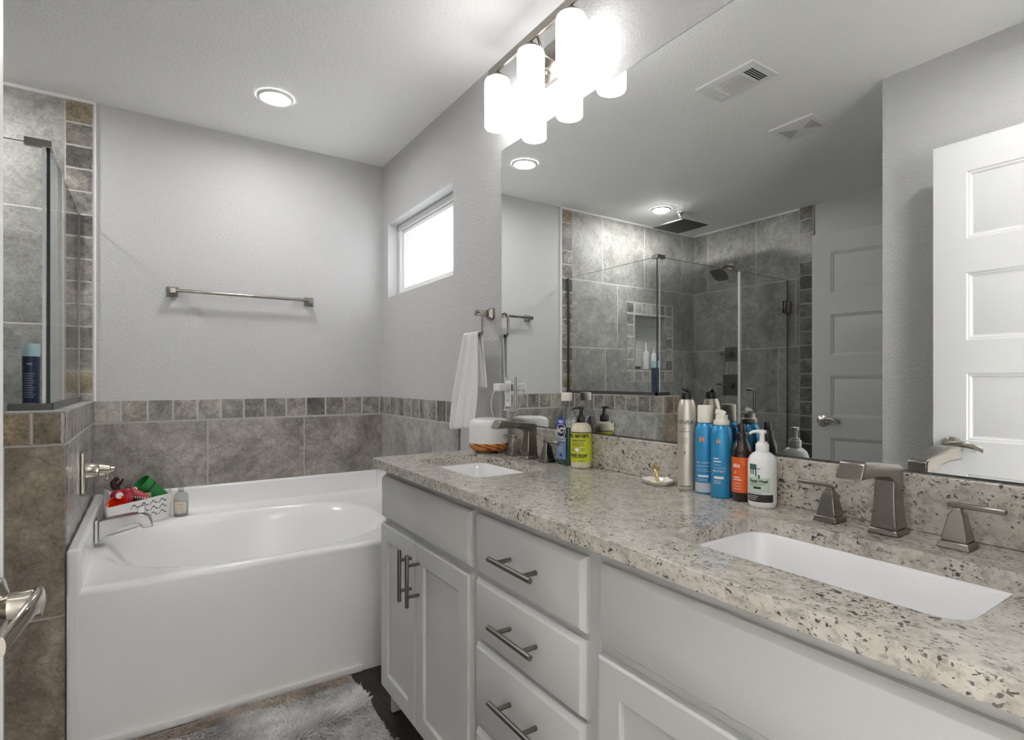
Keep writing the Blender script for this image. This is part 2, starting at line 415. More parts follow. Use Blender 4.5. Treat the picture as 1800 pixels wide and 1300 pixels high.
def dup(root, delta, label=None, group=None):
    """copy a thing with its parts and sub-parts, moved by delta"""
    r = root.copy(); COL.objects.link(r); r.location = root.location + Vector(delta)
    if label: r['label'] = label
    if group: r['group'] = group
    for ch in list(root.children):
        c = ch.copy(); COL.objects.link(c); c.parent = r
        for g in list(ch.children):
            d = g.copy(); COL.objects.link(d); d.parent = c
    return r

_tcache = {}
def text_geo(s, size, bold=0.0):
    key = (s, size, bold)
    if key in _tcache: return _tcache[key]
    cu = bpy.data.curves.new('lettering', 'FONT'); cu.body = s; cu.size = size; cu.align_x = 'CENTER'; cu.align_y = 'CENTER'; cu.resolution_u = 3; cu.offset = bold
    o = bpy.data.objects.new('lettering', cu); COL.objects.link(o)
    dg = bpy.context.evaluated_depsgraph_get(); me = bpy.data.meshes.new_from_object(o.evaluated_get(dg))
    vs = [tuple(v.co) for v in me.vertices]; fs = [tuple(p.vertices) for p in me.polygons]
    bpy.data.objects.remove(o); bpy.data.curves.remove(cu); bpy.data.meshes.remove(me)
    _tcache[key] = (vs, fs); return vs, fs
def wrap(p, c, ang, r, sx=1.0, sy=1.0):
    """flat (across, up) -> point on an upright (elliptic) cylinder facing direction ang"""
    a = ang + p[0] / r
    return (c[0] + r * sx * math.cos(a), c[1] + r * sy * math.sin(a), c[2] + p[1])
def text_on(mb, s, size, c, ang, r, x=0.0, z=0.0, mi=0, stretch=1.0, bold=0.0, sx=1, sy=1):
    vs, fs = text_geo(s, size, bold)
    mb.add([wrap((v[0] * stretch + x, v[1] + z), c, ang, r, sx, sy) for v in vs], fs, mi)
def patch_on(mb, c, ang, r, x0, x1, z0, z1, mi=0, n=16, sx=1, sy=1):
    vs, fs = [], []
    for i in range(n + 1):
        x = x0 + (x1 - x0) * i / n
        vs += [wrap((x, z0), c, ang, r, sx, sy), wrap((x, z1), c, ang, r, sx, sy)]
    for i in range(n): fs.append((2 * i, 2 * i + 2, 2 * i + 3, 2 * i + 1))
    mb.add(vs, fs, mi)
def disc_on(mb, c, ang, r, x, z, rx, rz, mi=0, n=24, sx=1, sy=1):
    vs = [wrap((x, z), c, ang, r, sx, sy)] + [wrap((x + rx * math.cos(2 * PI * k / n), z + rz * math.sin(2 * PI * k / n)), c, ang, r, sx, sy) for k in range(n)]
    mb.add(vs, [(0, 1 + k, 1 + (k + 1) % n) for k in range(n)], mi)

# ------------------------------------------------------------------ room shell
TH = 0.15
struct('floor', MB().box(XS - .2, XM + .2, -0.06, YF + .25, -0.08, 0), 'floor', 'dark wood plank floor of the bathroom', 'floor', smooth=0)
struct('ceiling', MB().box(XS - .2, XM + .2, -0.06, YF + .25, CE, CE + .1), 'ceiling', 'white textured ceiling over the bathroom', 'ceiling', smooth=0)

# far wall with shower niche (x -1.342..-0.961, z 1.246..1.70)
NX0, NX1, NZ0, NZ1, ND = -1.342, -0.961, 1.246, 1.700, 0.095
YT = YF - 0.009                                             # face of the tile
w = MB()
w.box(XS - .2, NX0, YF, YF + TH, 0, CE).box(NX1, XM + .2, YF, YF + TH, 0, CE).box(NX0, NX1, YF, YF + TH, 0, NZ0).box(NX0, NX1, YF, YF + TH, NZ1, CE).box(NX0, NX1, YF + ND, YF + TH, NZ0, NZ1)
wall_back = struct('wall_back', w, 'wall', 'light grey far wall behind the tub and shower', 'wall', smooth=0)
t = MB(); BX0, BX1 = -0.3165, -0.212
t.box(XS, -1.425, YT, YF, 0, CE - .012).box(-0.878, BX0, YT, YF, 0, CE - .012).box(-1.425, -0.878, YT, YF, 0, 1.15).box(-1.425, -0.878, YT, YF, 1.80, CE - .012)
obj('shower_tile', t, 'tile_far', wall_back, smooth=0)
obj('border_strip', MB().box(BX0, BX1, YT - .001, YF, 1.066, CE - .012), 'band_strip', wall_back, smooth=0)
obj('caulk_line', MB().box(XS, BX1, YT - .003, YF, CE - .013, CE).box(BX1, BX1 + .007, YT, YF, 1.066, CE), 'trim', wall_back, smooth=0)
t = MB(); t.box(-1.425, NX0, YT, YF, 1.15, 1.80).box(NX1, -0.878, YT, YF, 1.15, 1.80).box(NX0, NX1, YT, YF, 1.15, NZ0).box(NX0, NX1, YT, YF, NZ1, 1.80)
obj('niche_border', t, 'niche_band', wall_back, smooth=0)
t = MB(); t.box(NX0, NX1, YF + ND - .006, YF + ND, NZ0, NZ1)
obj('niche_mosaic', t, 'mosaic', wall_back, smooth=0)
t = MB(); t.box(NX0, NX1, YT, YF + ND - .006, NZ0, NZ0 + .008).box(NX0, NX1, YT, YF + ND - .006, NZ1 - .008, NZ1).box(NX0, NX0 + .008, YT, YF + ND - .006, NZ0 + .008, NZ1 - .008).box(NX1 - .008, NX1, YT, YF + ND - .006, NZ0 + .008, NZ1 - .008)
obj('niche_lining', t, 'tile_left', wall_back, smooth=0)
obj('tub_tile', MB().box(BX1, XM, YT, YF, 0.0, 0.9655), 'tile_tub', wall_back, smooth=0)
obj('tile_border', MB().box(BX1, XM, YT - .001, YF, 0.9655, 1.066), 'band_far', wall_back, smooth=0)

# right (mirror) wall with window hole
WY0, WY1, WZ0, WZ1 = 2.291, 3.133, 1.647, 2.077
w = MB()
w.box(XM, XM + TH, -0.06, WY0, 0, CE).box(XM, XM + TH, WY1, YF, 0, CE).box(XM, XM + TH, WY0, WY1, 0, WZ0).box(XM, XM + TH, WY0, WY1, WZ1, CE)
wall_right = struct('wall_right', w, 'wall', 'light grey wall holding the mirror and small window', 'wall', smooth=0)
obj('tub_tile', MB().box(XM - .009, XM, 2.222, YT, 0, 0.9655), 'tile_right', wall_right, smooth=0)
obj('tile_border', MB().box(XM - .010, XM, 2.222, YT, 0.9655, 1.066), 'band_right', wall_right, smooth=0)
# window
wf = MB(); FX0, FX1, fw = XM + .063, XM + .118, .034
def frame_ring(mb, x0, x1, y0, y1, z0, z1, wd, mi=0):
    mb.box(x0, x1, y0, y1, z0, z0 + wd, mi).box(x0, x1, y0, y1, z1 - wd, z1, mi).box(x0, x1, y0, y0 + wd, z0 + wd, z1 - wd, mi).box(x0, x1, y1 - wd, y1, z0 + wd, z1 - wd, mi)
frame_ring(wf, FX0, FX1, WY0, WY1, WZ0, WZ1, fw)
win = struct('window_1', wf, 'trim', 'small white framed window with frosted pane above the tub', 'window', bevel=.003)
s2 = MB(); frame_ring(s2, FX0 + .014, FX1, WY0 + fw, WY1 - fw, WZ0 + fw, WZ1 - fw, .022)
obj('sash', s2, 'trim', win, bevel=.003)
k = fw + .022
obj('pane', MB().box(FX0 + .034, FX0 + .040, WY0 + k, WY1 - k, WZ0 + k, WZ1 - k), 'frosted', win, smooth=0)
e = MB(); frame_ring(e, FX1, XM + TH + .03, WY0, WY1, WZ0, WZ1, .05)
obj('outer_trim', e, 'blue_ext', win, smooth=0)

# shower side wall
w = MB().box(XS - TH, XS, -0.06, YF, 0, CE)
wall_left = struct('wall_left', w, 'wall', 'grey side wall behind the shower head and door', 'wall', smooth=0)
obj('shower_tile', MB().box(XS, XS + .009, 2.247, YT, 0, CE - .012), 'tile_left', wall_left, smooth=0)
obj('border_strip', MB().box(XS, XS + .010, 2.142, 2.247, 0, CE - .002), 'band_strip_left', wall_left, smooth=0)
obj('caulk_line', MB().box(XS, XS + .012, 2.247, YT, CE - .013, CE), 'trim', wall_left, smooth=0)

# entry wall with the doorway the camera stands in, partition and closet walls
w = MB()
w.box(XS, -0.15, -0.06, YE, 0, CE).box(0.64, XM, -0.06, YE, 0, CE).box(-0.15, 0.64, -0.06, YE, 2.06, CE)
struct('wall_front', w, 'wall', 'grey entry wall around the open doorway', 'wall', smooth=0)
struct('wall_partition', MB().box(-0.40, -0.278, YE, 1.085, 0, CE), 'wall', 'grey stub wall behind the open entry door', 'wall', smooth=0)
w = MB(); w.box(XS, -1.15, 0.965, 1.085, 0, CE).box(-0.44, -0.40, 0.965, 1.085, 0, CE).box(-1.15, -0.44, 0.965, 1.085, 2.06, CE)
struct('wall_closet', w, 'wall', 'grey wall with the opening that the far white door serves', 'wall', smooth=0)
struct('baseboard_right', MB().box(XM - .014, XM, 1.90, 2.19, 0, .09), 'trim', 'white baseboard between vanity and tub', 'baseboard', smooth=0, bevel=.003)

# bedroom added behind the camera, unseen; made-up side window gives soft fill through doorway
BX_0, BX_1, BY = -3.2, 1.9, -3.3
M['carpet'] = plain('light_carpet', (0.62, 0.60, 0.56), 0.95)
struct('floor_bedroom', MB().box(BX_0, BX_1, BY, -0.06, -.08, 0), 'carpet', 'light carpet floor of the unseen bedroom added behind the doorway', 'floor', smooth=0)
struct('ceiling_bedroom', MB().box(BX_0 - .1, BX_1 + .1, BY - .1, -0.06, CE, CE + .1), 'ceiling', 'white ceiling of the unseen bedroom added behind the doorway', 'ceiling', smooth=0)
w = MB(); w.box(BX_0, BX_1, BY - .1, BY, 0, CE).box(BX_0 - .1, BX_0, BY, -0.06, 0, CE).box(XM, BX_1, -0.06, 0.0, 0, CE).box(BX_0, XS, -0.06, 0.0, 0, CE)
w.box(BX_1, BX_1 + .1, BY, -3.1, 0, CE).box(BX_1, BX_1 + .1, -1.3, -0.06, 0, CE).box(BX_1, BX_1 + .1, -3.1, -1.3, 0, .5).box(BX_1, BX_1 + .1, -3.1, -1.3, 2.25, CE)
struct('wall_bedroom', w, 'ceiling', 'white walls of the unseen added bedroom, with a made-up side window for fill light', 'wall', smooth=0)

# half wall between shower and tub
PX0, PX1, PY0 = -0.366, -0.217, 2.235
w = MB().box(PX0 + .009, PX1 - .009, PY0 + .009, YT, 0, 1.058)
half = struct('wall_half', w, 'grout', 'tiled half wall with a glass panel standing on top', 'wall', smooth=0)
obj('side_tile', MB().box(PX1 - .009, PX1, PY0 + .006, YT, 0, .9655), 'tile_half', half, smooth=0)
obj('side_border', MB().box(PX1 - .009, PX1 + .001, PY0 + .004, YT, .9655, 1.064), 'band_half', half, smooth=0, bevel=.003)
obj('front_tile', MB().box(PX0, PX1 - .002, PY0, PY0 + .009, 0, .9655), 'tile_half_front', half, smooth=0, bevel=.002)
obj('front_border', MB().box(PX0, PX1 - .002, PY0 - .001, PY0 + .009, .9655, 1.064), 'band_half_front', half, smooth=0, bevel=.004)
obj('shower_side_tile', MB().box(PX0, PX0 + .009, PY0 + .009, YT, 0, 1.064), 'tile_half', half, smooth=0)
obj('cap_tile', MB().box(PX0, PX1 + .001, PY0, YT, 1.058, 1.068), 'tile_far', half, smooth=0, bevel=.003)

# ------------------------------------------------------------------ panelled doors
def panel_door(width, height=2.03, th=.035, handed=1):
    """built along local +X from the hinge (x=0) to the free edge (x=width); faces at y=0 and y=-th"""
    d = MB(); st = .102; hs = .243; z_lo = .01
    pan = sorted([(t_ - hs, t_) for t_ in (1.916, 1.551, 1.189, .826, .463)])
    # the four narrow sides of the slab
    d.loft([[(0, 0, z_lo), (width, 0, z_lo), (width, 0, height), (0, 0, height)], [(0, -th, z_lo), (width, -th, z_lo), (width, -th, height), (0, -th, height)]], 0, False, False)
    for f, s in ((0, 1), (-th, -1)):
        def q(x0, x1, z0, z1): d.add([(x0, f, z0), (x1, f, z0), (x1, f, z1), (x0, f, z1)], [(0, 1, 2, 3)])
        q(0, st, z_lo, height); q(width - st, width, z_lo, height)
        edges = sorted([z_lo] + [x for p_ in pan for x in p_] + [height])
        for i in range(0, len(edges), 2): q(st, width - st, edges[i], edges[i + 1])
        for z0, z1 in pan:
            x0, x1 = st, width - st
            # stepped ogee moulding, then a raised field
            def ring(i, y): return [(x0 + i, f - s * y, z0 + i), (x1 - i, f - s * y, z0 + i), (x1 - i, f - s * y, z1 - i), (x0 + i, f - s * y, z1 - i)]
            d.loft([ring(.0, 0), ring(.004, .0035), ring(.009, .004), ring(.015, .0085), ring(.019, .0092), ring(.050, .0025)], 0, False, True)
    return d
def lever_set(parent, x, y, z, s, mat):
    """round rose, neck and curved lever on face side s; lever points to the hinge (-x)"""
    h = MB()
    rose = [(.0, 0), (.033, 0), (.033, .004), (.030, .009), (.020, .012), (.0145, .014), (.0135, .026), (.0145, .030), (.0145, .041), (.0005, .044)]
    seg = 28; rings = []
    for r, d in rose: rings.append([(x + max(r, 1e-4) * math.cos(2 * PI * k_ / seg), y + s * d, z + max(r, 1e-4) * math.sin(2 * PI * k_ / seg)) for k_ in range(seg)])
    h.loft(rings)
    o = obj('handle', h, mat, parent)
    l = MB(); rings = []
    for i in range(13):
        q = i / 12; px = x + .010 - .108 * q; py = y + s * (.036 + .006 * math.sin(q * PI) - .012 * q * q); pz = z + .003 + .012 * math.sin(q * 2.6) - .016 * q * q
        hw = .0125 - .003 * q; tw = .0065 - .003 * q
        rings.append([(px, py + tw * math.cos(2 * PI * k_ / 12), pz + hw * math.sin(2 * PI * k_ / 12)) for k_ in range(12)])
    l.loft(rings); obj('lever', l, mat, o)
    return o
def build_door(name, hinge, ang, width, label):
    r = bpy.data.objects.new(name, None); COL.objects.link(r); tag(r, label, 'door', kind='structure')
    obj('door_panel', panel_door(width), 'door', r, smooth=20)
    lever_set(r, width - .06, 0, .925, 1, 'chrome' if name.endswith('2') else 'bright_nickel'); lever_set(r, width - .06, -.035, .925, -1, 'bright_nickel')
    obj('latch_plate', MB().box(width, width + .0012, -.029, -.006, .895, .955).box(width + .001, width + .008, -.022, -.013, .916, .934), 'nickel', r)
    for z in (.25, 1.02, 1.80): obj('hinge', MB().tube([(-.004, -.004, z - .045), (-.004, -.004, z + .045)], .006, 10), 'nickel', r)
    r.location = hinge; r.rotation_euler = (0, 0, ang); return r
# entry door stands open beside the camera: its face looks at +x (face y=0 side)
build_door('door_1', (-.1725, .092, 0), PI / 2, .760, 'white panelled entry door standing open at the left edge, beside the camera')
build_door('door_2', (-1.177, 1.108, 0), math.atan2(.344, .076) - 0.0, .69, 'white panelled door standing open beyond the shower, seen in the mirror')

# ------------------------------------------------------------------ bathtub
def build_tub():
    tx0, tx1, ty0, ty1 = -0.213, XM - .011, 2.200, YT - .001
    root = thing('bathtub', (0.46, 2.70, 0), 'white built-in bathtub with oval basin and smooth apron', 'bathtub')
    zd = .512
    cx, cy, a, b, n_ = .385, 2.640, .505, .380, 2.35
    def height(x, y):
        dx, dy = abs((x - cx) / a), abs((y - cy) / b)
        r = (dx ** n_ + dy ** n_) ** (1 / n_)
        deck = zd + .018 * max(0, min(1, (y - 2.25) / .7))
        if r >= 1.06: return deck
        # rounded lip then a steep wall to a flat floor
        q = max(0, min(1, (1.06 - r) / .46)); s = q * q * (3 - 2 * q)
        return deck - .36 * s ** 0.9
    m = MB(); nx, ny = 110, 84
    xs = [tx0 + .002 + (tx1 - tx0 - .004) * i / nx for i in range(nx + 1)]
    ys = [2.222 + (ty1 - 2.222) * j / ny for j in range(ny + 1)]
    rows = [[(x, ty0 + .002, 0.0) for x in xs], [(x, ty0 + .002, .25) for x in xs], [(x, ty0, zd - .022) for x in xs]]
    for k_ in range(1, 6):
        an = PI / 2 * k_ / 6
        rows.append([(x, ty0 + .022 * (1 - math.cos(an)), zd - .022 + .022 * math.sin(an)) for x in xs])
    for y in ys: rows.append([(x, y, height(x, y)) for x in xs])
    m.loft(rows, 0, False, False, closed=False)
    obj('tub_shell', m, 'tub', root, smooth=60)
    f = MB(); zt = .640
    f.box(tx0, tx0 + .036, ty0, ty1, 0, zt)
    f.box(tx0 + .036, tx1 - .034, ty1 - .030, ty1, .45, zt - .003).box(tx1 - .034, tx1, ty0, ty1, 0, zt - .003)
    obj('tiling_flange', f, 'tub', root, bevel=.010, seg=4)
    obj('base_strip', MB().box(tx0 + .002, .70, ty0 - .009, ty0 + .004, .002, .030), 'trim', root, bevel=.003)
    d = MB(); d.lathe([(.0005, .0), (.030, .0), (.030, .006), (.022, .009), (.0005, .010)], (0, 0, 0), 24)
    mt = Matrix.Translation((-.075, 2.635, .412)) @ Matrix.Rotation(math.radians(62), 4, 'Y')
    d.xform(mt); obj('overflow_cover', d, 'chrome', root)
    return root
build_tub()

# tub filler spout and valve on the half wall
def tub_spout():
    x0, y, = -.176, 2.70
    r = thing('tub_spout', (x0, y, .56), 'brushed nickel arched tub spout on the left tub flange', 'tub spout')
    plate = MB().box(x0, x0 + .012, y - .034, y + .034, .540, .628)
    obj('wall_plate', plate, 'grey_nickel', r, bevel=.003)
    m = MB(); up = [(.0, .622), (.06, .630), (.11, .634), (.140, .632), (.160, .622), (.172, .600), (.176, .578)]
    lo = [(.0, .545), (.03, .566), (.07, .588), (.105, .598), (.125, .597), (.136, .588), (.140, .576)]
    rings = []
    for (ux, uz), (lx_, lz) in zip(up, lo):
        hw = .026 + .006 * ux / .17
        rings.append([(x0 + .011 + ux, y - hw, uz), (x0 + .011 + ux, y + hw, uz), (x0 + .011 + lx_, y + hw, lz), (x0 + .011 + lx_, y - hw, lz)])
    m.loft(rings); obj('spout', m, 'grey_nickel', r, bevel=.004)
    obj('diverter_knob', MB().box(x0 + .135, x0 + .160, y - .009, y + .009, .634, .660).box(x0 + .144, x0 + .151, y - .004, y + .004, .625, .636), 'grey_nickel', r, bevel=.002)
tub_spout()
def tub_valve():
    x0, y, z = PX1 + .001, 2.735, .812
    r = thing('tub_valve', (x0, y, z), 'brushed nickel tub valve with rectangular plate on the half wall side', 'valve')
    obj('trim_plate', MB().box(x0, x0 + .012, y - .078, y + .078, z - .078, z + .078), 'bright_nickel', r, bevel=.004)
    h = MB(); rings = []
    for d, rr in ((.010, .034), (.012, .032), (.050, .027), (.051, .024), (.053, .027), (.085, .017), (.088, .012), (.100, .009), (.101, .0005)):
        rings.append([(x0 + d, y + rr * math.cos(2 * PI * k_ / 24), z + rr * math.sin(2 * PI * k_ / 24)) for k_ in range(24)])
    h.loft(rings); o = obj('handle', h, 'bright_nickel', r)
    obj('lever', MB().tube([(x0 + .07, y, z - .004), (x0 + .078, y - .03, z - .016), (x0 + .080, y - .062, z - .026)], [.007, .0055, .004], 10), 'bright_nickel', o)
tub_valve()

# ------------------------------------------------------------------ shower
GX, GY, GZT, GZB = -0.270, 2.335, 1.918, 1.080
def glass_sheet(mb, x0, x1, y0, y1, z0, z1):
    """a pane whose two large faces are glass (slot 0) and whose narrow edges are the dark green edge (slot 1)"""
    mb.box(x0, x1, y0, y1, z0, z1)
    thin_x = abs(x1 - x0) < abs(y1 - y0)
    for i in range(6):
        f = len(mb.m) - 6 + i
        big = (3, 5) if thin_x else (2, 4)
        mb.m[f] = 0 if i in big else 1
    return mb
def shower():
    r = thing('shower_enclosure', (GX, GY, 0), 'frameless glass shower enclosure with side panel, front panel and hinged door', 'shower enclosure')
    obj('side_panel', glass_sheet(MB(), GX - .005, GX + .005, GY + .006, YT - .006, GZB, GZT), ['glass', 'glass_edge'], r, smooth=0)
    fp = MB()                                                   # one L-shaped sheet, notched over the half wall
    out = [(-1.085, .115), (PX0 - .006, .115), (PX0 - .006, GZB), (GX + .005, GZB), (GX + .005, GZT), (-1.085, GZT)]
    fp.loft([[(x, GY - .005, z) for x, z in out], [(x, GY + .005, z) for x, z in out]])
    fp.m = [1] * 6 + [0, 0]
    obj('front_panel', fp, ['glass', 'glass_edge'], r, smooth=0)
    d = obj('glass_door', glass_sheet(MB(), XS + .022, -1.092, GY - .005, GY + .005, .125, GZT), ['glass', 'glass_edge'], r, smooth=0)
    hx = -1.165
    pts = [(hx, GY - .005, 1.10), (hx, GY - .045, 1.10)]
    for i in range(7): an = PI / 2 * i / 6; pts.append((hx, GY - .045 - .02 * math.sin(an), 1.08 + .02 * math.cos(an)))
    pts += [(hx, GY - .065, .72)]
    for i in range(7): an = PI / 2 * i / 6; pts.append((hx, GY - .045 - .02 * math.cos(an), .72 - .02 * math.sin(an)))
    pts += [(hx, GY - .005, .70)]
    obj('handle', MB().tube(pts, .0095, 12), 'nickel', d)
    for z in (1.715, .35):
        obj('hinge', MB().box(XS + .011, XS + .030, GY - .025, GY + .025, z - .045, z + .045).box(XS + .028, XS + .075, GY - .014, GY - .0055, z - .045, z + .045).box(XS + .028, XS + .075, GY + .0055, GY + .014, z - .045, z + .045), 'nickel', r, bevel=.003)
    ch = MB()
    ch.box(GX - .011, GX + .011, GY - .010, YT - .001, 1.068, 1.090).box(PX0, GX + .011, GY - .011, GY + .011, 1.068, 1.090)
    obj('bottom_channel', ch, 'gunmetal', r)
    obj('wall_channel', MB().box(GX - .008, GX + .008, YT - .010, YT - .001, 1.090, GZT), 'dark_nickel', r)
    obj('corner_joint', MB().box(GX - .014, GX - .006, GY - .0072, GY - .0052, 1.090, GZT), 'white_plastic', r)
    cl = MB(); cl.box(GX - .058, GX + .010, GY - .010, GY + .010, GZT - .010, GZT + .014).box(GX - .010, GX + .010, GY + .010, GY + .040, GZT - .010, GZT + .014)
    obj('corner_clamp', cl, 'bright_nickel', r, bevel=.001)
    obj('threshold', MB().box(XS + .011, PX0 - .002, GY - .05, GY + .05, 0, .11), 'tile_far', r, smooth=0, bevel=.003)
    obj('door_seal', MB().box(-1.0950, -1.0830, GY - .0075, GY + .0075, .125, GZT - .002), 'white_plastic', r)
shower()
def rain_head():
    cx, cy, zb = -1.035, 2.808, 2.328
    r = thing('rain_shower_head', (cx, cy, CE), 'square rain shower head hanging on a short pipe from the ceiling', 'shower head')
    obj('ceiling_arm', MB().lathe([(.0005, CE - .001), (.030, CE - .001), (.029, CE - .010), (.017, CE - .024), (.011, CE - .042), (.010, zb + .016), (.016, zb + .014), (.016, zb + .006), (.0005, zb + .005)], (cx, cy, 0), 24), 'chrome', r)
    pl = MB().box(cx - .142, cx + .142, cy - .142, cy + .142, zb - .001, zb + .007)
    plate = obj('spray_plate', pl, 'gunmetal', r, bevel=.0015)
    nz = MB()
    for i in range(13):
        for j in range(13):
            x, y = cx + (i - 6) * .0205, cy + (j - 6) * .0205
            nz.lathe([(.0035, 0), (.0024, -.003), (.0005, -.0032)], (x, y, zb - .001), 6, cap0=False)
    obj('nozzles', nz, 'rubber', plate)
rain_head()
def wall_head():
    x0, y, z = XS + .010, 2.828, 2.106
    r = thing('wall_shower_head', (x0, y, z), 'dark angled shower head on a short arm from the shower side wall', 'shower head')
    arm = MB()
    arm.tube([(x0, y, z), (x0 + .006, y, z)], .028, 20)
    arm.tube([(x0 + .004, y, z), (x0 + .07, y, z - .004), (x0 + .11, y, z - .022), (x0 + .135, y, z - .048)], .0095, 12)
    obj('arm', arm, 'nickel', r)
    h = MB(); h.ball((0, 0, .028), .016, 14)
    def sq(a, zz): return [(a * math.copysign(abs(math.cos(t_)) ** .5, math.cos(t_)), a * math.copysign(abs(math.sin(t_)) ** .5, math.sin(t_)), zz) for t_ in [2 * PI * k_ / 32 for k_ in range(32)]]
    h.loft([sq(.014, .018), sq(.030, .006), sq(.062, -.010), sq(.066, -.020), sq(.060, -.024)])
    h.xform(Matrix.Translation((x0 + .150, y, z - .072)) @ Matrix.Rotation(math.radians(-38), 4, 'Y'))
    obj('spray_head', h, 'gunmetal', r)
wall_head()
def shower_valve(name, y, z, s, label):
    x0 = XS + .010
    r = thing(name, (x0, y, z), label, 'valve')
    obj('trim_plate', MB().box(x0, x0 + .010, y - s, y + s, z - s, z + s), 'gunmetal', r, bevel=.004)
    h = MB(); rings = []
    for d, rr in ((.009, .030), (.05, .024), (.051, .0005)): rings.append([(x0 + d, y + rr * math.cos(2 * PI * k_ / 20), z + rr * math.sin(2 * PI * k_ / 20)) for k_ in range(20)])
    h.loft(rings); o = obj('handle', h, 'gunmetal', r)
    obj('lever', MB().tube([(x0 + .042, y, z), (x0 + .047, y + s * .6, z + .004), (x0 + .048, y + s * 1.35, z + .006)], [.008, .007, .006], 10), 'nickel', o)
shower_valve('diverter_valve', 2.828, 1.378, .058, 'smaller square shower valve on the side wall, upper of two')
shower_valve('mixer_valve', 2.820, 1.123, .085, 'larger square shower valve with lever on the side wall, lower of two')

# bottles inside the shower
def simple_bottle(name, c, prof, mats, label, seg=24, sx=1, sy=1, capprof=None, group=None, cat='bottle', capname='cap'):
    r = thing(name, c, label, cat, group)
    obj('bottle_body', MB().lathe(prof, c, seg, sx=sx, sy=sy), mats[0], r)
    if capprof: obj(capname, MB().lathe(capprof, c, seg, sx=sx, sy=sy), mats[1], r)
    return r
M['navy'] = plain('navy_plastic', (0.010, 0.022, 0.075), 0.3)
M['pale_cap'] = plain('pale_blue_cap', (0.42, 0.62, 0.66), 0.35)
def pony_bottle():
    c = (-.3195, 2.395, 1.069)
    r = thing('shampoo_bottle', c, 'navy blue bottle with pale cap standing on the half wall behind glass', 'bottle')
    obj('bottle_body', MB().lathe([(.0005, 0), (.029, 0), (.031, .004), (.0335, .165), (.0335, .172)], c, 28, sx=.68, sy=1.0), 'navy', r)
    obj('cap', MB().lathe([(.0335, .172), (.0335, .208), (.031, .213), (.0005, .214)], c, 28, sx=.68, sy=1.0), 'pale_cap', r)
    lab = MB(); rr = .0338
    ang = -PI / 2
    # the printing runs round the side turned to the room
    for k_ in range(11):
        z = .115 - k_ * .0075
        patch_on(lab, c, ang, rr, -.020, .020 - .004 * (k_ % 3), z, z + .0022, 0, sx=.68)
    patch_on(lab, c, ang, rr, -.010, .010, .145, .150, 0, sx=.68)
    patch_on(lab, c, ang, rr, -.022, .022, .020, .022, 0, sx=.68)
    obj('label', lab, 'ink_grey', r)
M['ink_grey'] = plain('grey_ink', (0.30, 0.33, 0.42), 0.5)
pony_bottle()
nz = NZ0 + .008
simple_bottle('soap_bottle', (-1.150, 3.268, nz), [(.0005, 0), (.027, 0), (.029, .004), (.029, .135), (.020, .150), (.012, .155)], ['white_plastic', 'white_plastic'],
              'tall white bottle with pointed cap standing in the shower niche', capprof=[(.012, .155), (.013, .158), (.012, .18), (.004, .225), (.0005, .226)])
simple_bottle('lotion_bottle', (-1.240, 3.262, nz), [(.0005, 0), (.030, 0), (.032, .004), (.032, .11), (.026, .13), (.012, .137)], ['white_plastic', 'white_plastic'],
              'shorter white bottle with pump beside the tall one in the shower niche', capprof=[(.012, .137), (.012, .15), (.005, .152), (.005, .175), (.010, .178), (.010, .185), (.0005, .186)], capname='pump')
sb = MB().lathe([(.0005, 0), (.036, 0), (.040, .006), (.040, .018), (.034, .024), (.0005, .025)], (-1.030, 3.262, nz), 28, sx=1.1, sy=.7)
tag(obj('soap_bar', sb, plain('brown_soap', (0.12, 0.05, 0.035), 0.5)), 'dark brown bar of soap lying in the shower niche', 'soap')

# ------------------------------------------------------------------ vanity cabinets
XFACE, XFR, CT, CB = 0.660, 0.680, 0.895, 0.866          # door faces, face frame, counter top and underside
def slab(y0, y1, z0, z1, e=.007):
    """drawer front with an eased edge, front at XFACE"""
    m = MB(); t_ = XFR - XFACE
    def ring(i, x): return [(x, y0 + i, z0 + i), (x, y1 - i, z0 + i), (x, y1 - i, z1 - i), (x, y0 + i, z1 - i)]
    m.loft([ring(0, XFR - .0005), ring(0, XFACE + .011), ring(.002, XFACE + .009), ring(.0085, XFACE + .0008), ring(.010, XFACE)])
    return m
def shaker(y0, y1, z0, z1, st=.057):
    m = MB()
    def ring(i, x): return [(x, y0 + i, z0 + i), (x, y1 - i, z0 + i), (x, y1 - i, z1 - i), (x, y0 + i, z1 - i)]
    m.loft([ring(0, XFR - .0005), ring(0, XFACE + .004), ring(.004, XFACE), ring(st - .002, XFACE), ring(st, XFACE + .002), ring(st + .0005, XFACE + .0095)])
    return m
def bar_pull(parent, a, b, name='handle'):
    """round bar pull on two posts, bar from a to b (world points on its axis)"""
    a, b = Vector(a), Vector(b); m = MB(); m.rod(a, b, .006, 16)
    for q in (.20, .80):
        p = a.lerp(b, q); m.rod(p, (XFACE + .0002, p.y, p.z), .005, 12)
    return obj(name, m, 'dark_nickel', parent, bevel=.0008)
XH = 0.622
def carcass(r, y0, y1, apron_rail):
    m = MB(); m.box(XFR, XFR + .019, y0, y1, .112, CB - .0005)          # face frame board
    m.box(XFR + .019, XM - .004, y0, y0 + .016, .004, CB - .0005).box(XFR + .019, XM - .004, y1 - .016, y1, .004, CB - .0005)
    m.box(XFR + .019, XM - .004, y0 + .016, y1 - .016, .112, .128).box(XM - .020, XM - .004, y0 + .016, y1 - .016, .128, CB - .12)
    m.box(.735, .751, y0 + .016, y1 - .016, .004, .112)
    obj('carcass', m, 'cabinet', r, bevel=.0012)
